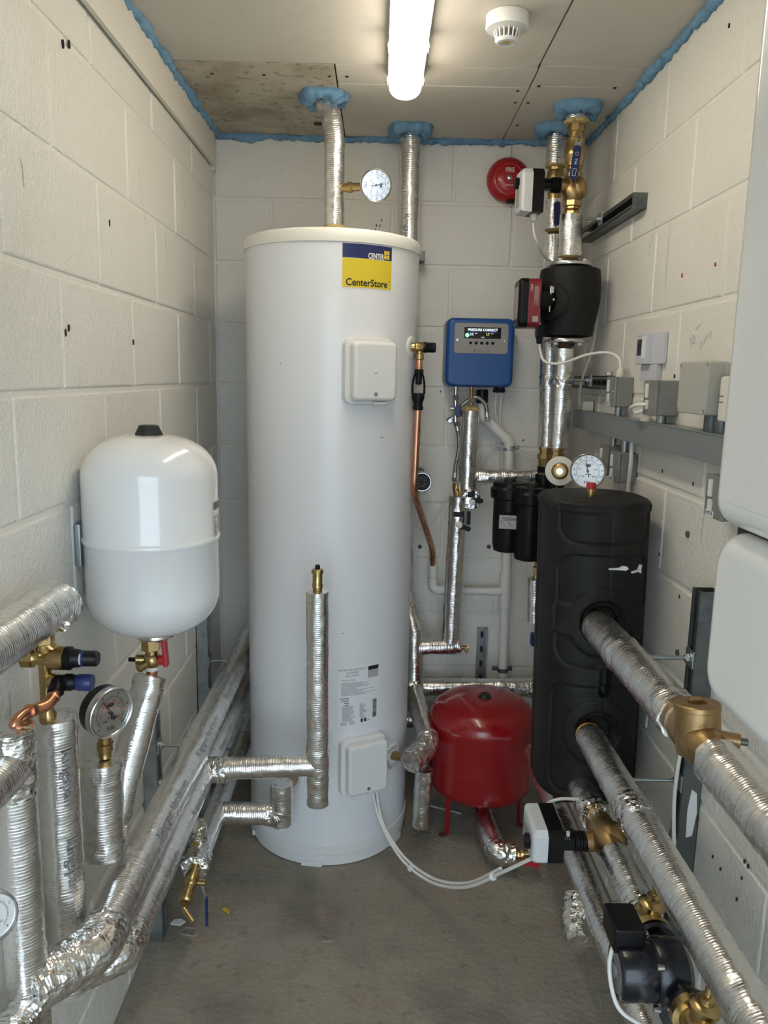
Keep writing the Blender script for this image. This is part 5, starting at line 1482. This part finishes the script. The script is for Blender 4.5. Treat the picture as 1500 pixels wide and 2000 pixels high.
MB().slab(rrect(.120, .150, .020), hb - hn * .012, he, Z, hn, .040, bev=.003).build('red_housing', 'pump_red', t)
MB().slab(rrect(.122, .152, .022), hb + hn * .0275, he, Z, hn, .030, bev=.012, seg=4).build('black_head', 'black', t)
MB().slab(rrect(.085, .100, .012), hb + hn * .0570, he, Z, hn, .002, bev=.001).build('display_panel', 'panel_grey', t)
side = -he if (-he).y < 0 else he
mp = plane_map(hb + side * .0606 + hn * .008, -Z, -hn if side.y < 0 else hn)
mp = lambda x, y: hb + side * .0606 - Z * x - hn * (y - .010)
mb = MB()
for i in range(7): add_quad(mb, mp, -.055 + i * .003, -.012, -.0538 + i * .003, -.004 - (i % 3) * .002)
for i in range(9): add_quad(mb, mp, -.050, .001 + i * .0016, .010 - (i % 4) * .006, .0016 + i * .0016)
add_text(mb, 'CE', .009, mp, -.046, -.008); mb.build('rating_print', 'grey_abs', t, smooth=False)
mb = MB(); add_quad(mb, mp, .042, -.002, .060, .016); mb.build('port_cover', 'panel_grey', t, smooth=False)
g = hb + V((.018, -.016, -.082))
MB().box(hb + V((.022, -.01, -.085)), (.026, .034, .040), bev=.004).build('plug_connector', 'black', t)
MB().lathe(hb + V((.022, -.01, -.103)), -Z, [(.011, 0), (.011, .008), (.0095, .010), (.0095, .020), (.006, .023)], 8).build('cable_gland', 'black', t, angle=20)
PUMP_GLAND = hb + V((.022, -.01, -.124))
for nm, z, dz in (('upper_flange', 1.958, 1), ('lower_flange', 1.715, -1)):
    MB().lathe((px - .004, py, z - .0065), Z, [(.030, 0), (.071, .001), (.072, .003), (.072, .010), (.071, .012), (.030, .013)], 44).build(nm, 'steel', t)
    for i in range(4):
        a = PI / 4 + i * PI / 2
        q = V((px - .004 + .056 * math.cos(a), py + .056 * math.sin(a), z + dz * .006))
        MB().hexnut(q, q + Z * dz * .010, .0085).build('flange_bolt', 'steel', t, angle=20)
MB().cyl((px - .004, py, 1.963), (px - .004, py, 1.984), .025, n=22).build('upper_neck', 'rust', t)
MB().cyl((px - .004, py, 1.710), (px - .004, py, 1.688), .023, n=22).build('lower_neck', 'rust', t)

# ------------------------------------------------------------------ electrical gear on the right wall
t = thing('cable_trunking', 'grey steel cable trunking along the right wall', 'trunking', (XR, 1.8, 1.455))
MB().box((XR - .0255, 1.80, 1.452), (.051, 1.96, .061), bev=.002).build('trough', 'trunk', t)
MB().box((XR - .0262, 1.80, 1.4828), (.0526, 1.962, .003), bev=.0008).build('lid', 'trunk', t)
MB().box((XR - .026, 2.70, 1.5005), (.036, .046, .033), bev=.003).build('cable_entry', 'cream_plastic', t)
def stub(t, y, z0, z1, r=.0105, m='zinc', x=XR - .027):
    MB().lathe((x, y, z0), Z, [(r, 0), (r, z1 - z0)], 20).build('conduit_stub', m, t)

def switch_box(label, y, z, group, words=False, plate=True, x0=XR, d=.056, cable=False):
    """surface metal switch box, front facing the room"""
    t = thing('fused_switch', label, 'switch', (x0, y, z), group)
    MB().box((x0 - (d - .008) / 2, y, z), (d - .008, .086, .088), bev=.004).build('back_box', 'grey_metal', t)
    MB().box((x0 - d + .004, y, z), (.009, .087, .089), bev=.0035).build('face_plate', 'grey_metal', t)
    n = -X
    MB().slab(rrect(.016, .036, .003), (x0 - d - .0004, y + .016, z + .017), -Y, Z, n, .004, bev=.0015).build('rocker', 'white_plastic', t)
    f = MB().slab(rrect(.018, .024, .003), (x0 - d - .0004, y + .012, z - .018), -Y, Z, n, .0035, bev=.001).build('fuse_carrier', 'white_plastic', t)
    for s in (-1, 1): MB().lathe((x0 - d - .0002, y + s * .033, z), n, [(.0035, 0), (.003, .0012), (0, .0012)], 10).build('screw', 'steel', t)
    if words:
        lb = MB().slab(rrect(.040, .013, .001), (x0 - d - .0004, y + .014, z - .036), -Y, Z, n, .0006).build('label_strip', 'paper', t)
        mp = plane_map((x0 - d - .0013, y + .014, z - .036), -Y, Z)
        mb = MB()
        if words == '-':
            for i in range(5): add_quad(mb, mp, -.010 + i * .0042, -.003, -.0072 + i * .0042, .003)
        else: add_text(mb, words, .0095, mp, bold=.02)
        mb.build('lettering', 'ink', lb, smooth=False)
    return t
t = switch_box('grey fused switch with gland on the trunking, farthest of its row', 2.335, 1.556, 'fused switches', 'CD V')
stub(t, 2.335, 1.484, 1.514)
MB().lathe((XR - .030, 2.335, 1.600), Z, [(.0125, 0), (.0125, .008), (.011, .009), (.0105, .022), (.006, .026)], 10).build('cable_gland', 'cream_plastic', t)
t = switch_box('grey fused switch with looped white cable, right of the thermostat', 1.975, 1.548, 'fused switches', False, d=.062)
stub(t, 1.975, 1.484, 1.506, .0125)
t = switch_box('grey fused switch below the trunking, the one half hidden behind', 2.362, 1.348, 'fused switches', '-')
stub(t, 2.362, 1.392, 1.423, .009)
t = switch_box('grey fused switch below the trunking, nearer of two', 2.250, 1.340, 'fused switches', '-')
stub(t, 2.250, 1.384, 1.423, .010)
MB().lathe((XR - .028, 2.240, 1.296), -Z, [(.012, 0), (.011, .012), (.006, .020)], 10).build('cable_gland', 'cream_plastic', t)
t = switch_box('grey fused switch half hidden by the boiler edge', 1.563, 1.357, 'fused switches', 'HOT W')
t = thing('wiring_accessory', 'cream plastic box half hidden by the boiler above the trunking', 'wiring box', (XR, 1.55, 1.55))
MB().box((XR - .024, 1.555, 1.556), (.050, .095, .092), bev=.006).build('case', 'cream_plastic', t)
for z in (1.562, 1.550): MB().box((XR - .0495, 1.590, z), (.0012, .022, .0025)).build('slot', 'grey_ink', t)

t = thing('junction_box', 'large light grey junction box on stubs above the trunking', 'junction box', (XR, 1.69, 1.575))
MB().box((XR - .018, 1.680, 1.576), (.036, .150, .108), bev=.004).build('base', 'grey_abs', t)
MB().slab(rrect(.158, .112, .007), (XR - .030, 1.690, 1.577), -Y, Z, -X, .040, bev=.004).build('lid', 'grey_abs', t)
for sy in (-1, 1):
    for sz in (-1, 1): MB().lathe((XR - .0695, 1.690 + sy * .071, 1.577 + sz * .048), -X, [(.0042, 0), (.0042, .001), (.003, .0012), (0, -.001)], 12).build('screw', 'grey_ink', t)
MB().slab(rrect(.026, .020, .001), (XR - .0698, 1.690, 1.580), -Y, Z, -X, .0006).build('embossed_mark', 'grey_abs', t)
stub(t, 1.672, 1.484, 1.524, .017, 'dark_zinc'); stub(t, 1.622, 1.484, 1.524, .017, 'dark_zinc')

t = thing('thermostat', 'pale wall thermostat with small dark display above the switches', 'thermostat', (XR, 2.13, 1.68))
MB().box((XR - .007, 2.122, 1.676), (.014, .156, .083), bev=.003).build('back_plate', 'stat_white', t)
MB().box((XR - .018, 2.160, 1.676), (.030, .078, .083), bev=.004).build('front_unit', 'stat_white', t)
MB().slab(rrect(.034, .044, .002), (XR - .0328, 2.168, 1.680), -Y, Z, -X, .001).build('display', 'screen', t)
MB().box((XR - .034, 2.132, 1.678), (.006, .016, .058), bev=.0025).build('rocker', 'white_plastic', t)
mp = plane_map((XR - .0335, 2.168, 1.710), -Y, Z); mb = MB()
for x in (-.008, .004): add_quad(mb, mp, x, -.002, x + .004, .002)
mb.build('marks', 'grey_ink', t, smooth=False)
MB().box((XR - .008, 2.135, 1.611), (.016, .125, .046), bev=.003).build('blank_plate', 'stat_white', t)

def cable(label, pts, r=.0042, ties=(), m='cable', name='cable', n=8):
    t = thing(name, label, 'cable', pts[-1])
    P = smooth_path(pts, n)
    MB().sweep(P, r, 10).build('sheath', m, t)
    for k in ties:
        q = P[k]; d = (P[k + 1] - q).normalized()
        MB().cyl(q - d * .003, q + d * .003, r * 2.2, n=10).build('cable_tie', 'white_plastic', t)
    return t
pg = PUMP_GLAND
cable('white cable from the upper pump gland to the farthest grey switch', [pg + Z * .004, pg + V((.004, 0, -.018)), (.530, 2.52, 1.645), (.580, 2.49, 1.640), (.640, 2.44, 1.665), (.690, 2.39, 1.672), (.714, 2.345, 1.655), (.718, 2.336, 1.624)], .0045)
cable('white cable curving down behind the upper pump to the trunking', [(.700, 2.67, 1.93), (.722, 2.665, 1.87), (.727, 2.66, 1.78), (.715, 2.66, 1.68), (.700, 2.69, 1.60), (.700, 2.72, 1.53), (.712, 2.735, 1.486)], .0045)
cable('white cable hanging from the ceiling-height actuator gland', [(.4865, 2.600, 2.082), (.489, 2.602, 2.055), (.503, 2.61, 2.025), (.53, 2.66, 2.00), (.56, 2.70, 1.985), (.59, 2.72, 1.975)], .0042)
cable('short looped white cable from the middle grey switch into its gland', [(XR - .064, 1.985, 1.530), (XR - .082, 2.005, 1.528), (XR - .085, 2.045, 1.518), (XR - .070, 2.075, 1.505), (XR - .045, 2.065, 1.512), (XR - .022, 2.055, 1.545), (XR - .010, 2.058, 1.585)], .0048)
t = thing('cable_gland', 'white cable gland on the trunking beneath the looped cable', 'gland', (XR - .027, 2.07, 1.485))
MB().lathe((XR - .03, 2.075, 1.4845), Z, [(.0165, 0), (.0165, .007), (.0135, .009), (.0135, .020), (.011, .024), (.0085, .032)], 10).build('gland_body', 'cream_plastic', t)
cable('white cable from under the trunking down behind the header, left one', [(XR - .028, 2.240, 1.290), (XR - .028, 2.243, 1.265), (XR - .026, 2.255, 1.22), (XR - .024, 2.26, 1.15)], .0045)
cable('white cable from under the trunking down behind the header, right one', [(XR - .030, 2.180, 1.424), (XR - .030, 2.175, 1.36), (XR - .024, 2.20, 1.29), (XR - .016, 2.215, 1.20), (XR - .014, 2.23, 1.10)], .0055)
cable('white cable from behind the pipe clip toward the corner pipes', [(.395, 2.975, 1.262), (.43, 2.978, 1.31), (.470, 2.980, 1.333), (.535, 2.980, 1.326), (.585, 2.972, 1.306), (.640, 2.965, 1.300)], .0040)
cable('thin white cable looping behind the slanting copper pipe', [(.120, 2.96, 1.10), (.140, 2.96, 1.035), (.175, 2.965, 1.004), (.225, 2.965, 1.03), (.262, 2.96, 1.105), (.30, 2.95, 1.118)], .0036)
cable('white cable pair sagging from the cylinder cover to the low actuator', [(.003, 2.335, .268), (.010, 2.32, .215), (.040, 2.29, .14), (.105, 2.20, .085), (.190, 2.08, .098), (.270, 1.93, .195), (.335, 1.78, .345), (.390, 1.68, .455), (.425, 1.66, .490)], .0046, ties=(26, 46))
cable('second white cable of the pair below the cylinder cover', [(.018, 2.340, .268), (.020, 2.328, .222), (.042, 2.295, .148), (.108, 2.208, .094), (.194, 2.088, .106), (.274, 1.938, .202), (.335, 1.790, .350)], .0046)

# ------------------------------------------------------------------ pipes along the right wall
PX = 0.555
def port(parent, z, y=1.885):
    MB().lathe((PX, y, z), -Y, [(.030, -.02), (.030, .022), (.0335, .024), (.0335, .032), (.031, .034), (.031, .040), (.034, .042), (.034, .052), (.028, .054)], 28).build('brass_union', 'brass', parent)
p = pipe_thing('top foil pipe from the header to the bronze check valve, right wall', (PX, 1.5, .985))
port(p, .985)
foil('sleeve', p, [(PX, 1.836, .985), (PX, 1.305, .990)], 0.041, zones=((.17, .24, .003), (.46, .56, .0045)))
t = thing('check_valve', 'cast bronze check valve on the top pipe at the right', 'valve', (PX, 1.21, .95))
mb = MB()
mb.lathe((PX, 1.315, .990), -Y, [(.022, 0), (.028, .004), (.028, .020), (.034, .024), (.037, .045), (.037, .115), (.034, .135), (.030, .142), (.030, .165), (.024, .168)], 30)
mb.lathe((PX, 1.222, .965), V((-.05, .12, 1)), [(.034, 0), (.0375, .02), (.0375, .078), (.0385, .079), (.0385, .087), (.0365, .089), (.015, .089), (.015, .085), (0, .085)], 36); mb.box((PX - .006, 1.236, 1.056), (.022, .010, .010), bev=.002)
mb.cyl((PX + .01, 1.195, 1.010), (PX + .050, 1.182, 1.008), .012, n=18, bev=.001); mb.cyl((PX + .0, 1.188, .998), (PX - .008, 1.178, 1.016), .014, n=14)
mb.build('body', 'bronze', t)
MB().cyl((PX + .048, 1.183, 1.008), (PX + .062, 1.179, 1.0075), .0060, n=12, bev=.001).build('side_plug', 'dark_zinc', t)
p = pipe_thing('thick foil pipe below the boiler, nearest on the right', (PX, 0.8, .985))
foil('sleeve', p, [(PX, 1.150, .988), (PX, 0.30, .985)], 0.039, amp=.0013, zones=((0, .05, .004), (.18, .40, .0028)))
p = pipe_thing('long foil pipe from the lower header port running toward view', (PX, 1.2, .69))
port(p, .690)
foil('sleeve', p, [(PX, 1.834, .690), (PX, 0.30, .690)], 0.037, zones=((.36, .40, .0035), (.82, .95, .003)))
foil('foil_tape', p, [(PX, 1.520, .690), (PX, 1.455, .690)], 0.0385, tape=True, amp=.0022)
p = pipe_thing('foil pipe below the header feeding the low bronze valve', (PX, 1.85, .53))
foil('sleeve', p, [(PX, 2.05, .525), (PX, 1.755, .525)], 0.036, zones=((.25, .31, .004),))
foil('foil_end', p, [(PX, 1.775, .525), (PX, 1.742, .525)], 0.037, tape=True, amp=.005)
t = thing('control_valve', 'cast bronze three-way valve on the low right pipe', 'valve', (PX, 1.65, .48))
mb = MB()
mb.lathe((PX, 1.752, .526), -Y, [(.020, 0), (.026, .003), (.026, .014), (.023, .016), (.028, .022), (.032, .030), (.036, .075), (.038, .105), (.034, .135), (.027, .150), (.027, .168), (.030, .170), (.030, .185), (.024, .187)], 30)
mb.ball((PX + .010, 1.645, .535), .036, 22, 14, (1, 1.15, 1)); mb.cyl((PX, 1.655, .520), (PX - .050, 1.655, .518), .024, n=24, bev=.002)
mb.build('body', 'bronze', t)
actuator('valve_actuator', 'white and black actuator on the low bronze valve', (PX - .046, 1.655, .517), (-1, 0, .0), -Y, -.026)
cable('short white lead behind the low actuator', [(.418, 1.742, .530), (.440, 1.765, .548), (.475, 1.775, .555), (.53, 1.80, .54)], .004)
p = pipe_thing('short foil pipe between the low bronze valve and the black pump', (PX, 1.47, .53))
foil('sleeve', p, [(PX, 1.585, .526), (PX, 1.400, .524)], 0.036, amp=.0012)
foil('foil_end', p, [(PX, 1.420, .524), (PX, 1.388, .523)], 0.037, tape=True, amp=.004)

# lower pump with its two isolating valves
t = thing('heating_pump', 'small black circulating pump at the lower right', 'pump', (.52, 1.24, .47))
MB().lathe((PX - .004, 1.240, .528), -X, [(.040, -.03), (.056, -.018), (.058, 0), (.058, .030), (.054, .036)], 36).build('volute', 'black_gloss', t)
mb = MB(); mb.cyl((PX, 1.335, .525), (PX, 1.145, .525), .026, n=24); mb.lathe((PX, 1.330, .525), -Y, [(.026, 0), (.036, .002), (.036, .014), (.026, .018)], 28); mb.lathe((PX, 1.150, .525), Y, [(.026, 0), (.036, .002), (.036, .014), (.026, .018)], 28)
mb.build('pipe_ends', 'black_gloss', t)
MB().lathe((PX - .036, 1.238, .530), -X, [(.050, 0), (.051, .004), (.051, .062), (.047, .068), (.040, .069), (.040, .066), (0, .066)], 40).build('motor', 'black_gloss', t)
MB().lathe((PX - .1025, 1.238, .530), -X, [(.039, 0), (.039, .0015), (.012, .002), (.012, .006), (0, .006)], 30).build('end_plate', 'grey_ink', t)
MB().box((PX - .082, 1.275, .588), (.058, .078, .050), bev=.006).build('terminal_box', 'black', t)
MB().box((PX - .078, 1.243, .605), (.050, .010, .010), bev=.003).build('box_clip', 'black', t)
for dy, dz in ((.042, .042), (-.042, .042), (.042, -.042), (-.042, -.042)):
    MB().cyl((PX - .034, 1.239 + dy, .529 + dz), (PX - .046, 1.239 + dy, .529 + dz), .006, n=10).build('body_screw', 'steel', t)
def pump_valve(label, y, s):
    t = thing('pump_valve', label, 'valve', (PX, y, .52), 'brass pump isolating valves')
    mb = MB(); mb.lathe((PX, y - s * .032, .524), Y * s, [(.022, 0), (.028, .003), (.028, .018), (.024, .022), (.026, .040), (.026, .052), (.037, .054), (.037, .070), (.026, .072)], 28)
    mb.lathe((PX + .002, y, .530), V((.12, 0, 1)), [(.020, 0), (.022, .028), (.026, .030), (.026, .038), (.020, .044), (.013, .046), (.013, .056), (.006, .058), (.006, .076), (0, .076)], 24)
    mb.build('body', 'brass', t)
pump_valve('brass valve with spindle at the far end of the black lower pump', 1.372, -1)
pump_valve('brass valve with spindle at the near end of the black lower pump', 1.118, 1)
cable('pale cable dropping behind the lower pump from its box', [(PX - .098, 1.270, .57), (PX - .112, 1.250, .535), (PX - .112, 1.225, .50), (PX - .10, 1.205, .475), (PX - .06, 1.20, .45)], .004)
p = pipe_thing('foil pipe leaving the near pump valve at the bottom right edge', (PX, 0.8, .52))
foil('sleeve', p, [(PX, 1.075, .524), (PX, .30, .522)], 0.036, amp=.0014, zones=((.0, .14, .0045),))
p = pipe_thing('lowest foil pipe along the right wall under the pumps', (.53, 1.5, .375))
foil('sleeve', p, [(.53, 2.36, .378), (.53, .30, .375)], 0.032, amp=.0012)
foil('loose_foil', p, [(.505, 1.685, .350), (.488, 1.62, .312), (.487, 1.585, .300)], 0.030, tape=True, amp=.005)
cable('white cable running down the right wall behind the long pipe', [(XR - .052, 1.62, .76), (XR - .060, 1.61, .66), (XR - .075, 1.55, .56), (XR - .10, 1.46, .50)], .0045)

# ------------------------------------------------------------------ bits on the floor
def scrap(name, label, p, pts, m, h=.003):
    lo = [V((p[0] + x, p[1] + y, .0005)) for x, y in pts]
    MB().rings([lo, [q + Z * h for q in lo]]).build(name, m, None, label=label, cat='scrap')
scrap('plastic_peel', 'curl of yellow plastic on the concrete floor', (-.43, 2.07), [(-.012, .008), (-.004, .012), (.006, .004), (.012, -.006), (.008, -.010), (.002, -.002), (-.006, .003)], 'yellow', .006)
scrap('paper_scrap', 'pale paper scrap beside the near left channel foot', (-.56, 2.02), [(-.02, -.008), (.010, -.014), (.022, .002), (.006, .014), (-.014, .010)], 'paper', .003)
scrap('plastic_chip', 'small white chip on the floor left of the lower pump', (.435, 1.62), [(-.006, -.003), (.006, -.004), (.007, .003), (-.004, .004)], 'white_print', .003)
scrap('pipe_offcut', 'thin grey plastic strip on the floor behind the red vessel legs', (.27, 2.64), [(-.05, .02), (.06, -.03), (.062, -.024), (-.048, .028)], 'grey_abs', .005)
for x, y, w, h, a in ((-.118, 1.965, .042, .030, .15), (-.517, 1.985, .050, .034, -.2)):
    mb = MB(); R = Matrix.Rotation(a, 3, 'Z')
    out = [R @ V((q.x, q.y, 0)) for q in rrect(w, h, .008, 3)]
    inn = [R @ V((q.x * .72, q.y * .66, 0)) for q in rrect(w, h, .008, 3)]
    c = V((x, y, 0))
    mb.rings([[c + q * 1.12 + Z * -.002 for q in out], [c + q + Z * .0035 for q in out], [c + q + Z * .0035 for q in inn], [c + q * .95 - Z * .001 for q in inn]], cap0=False)
    mb.build('raised_patch', 'concrete', floor)
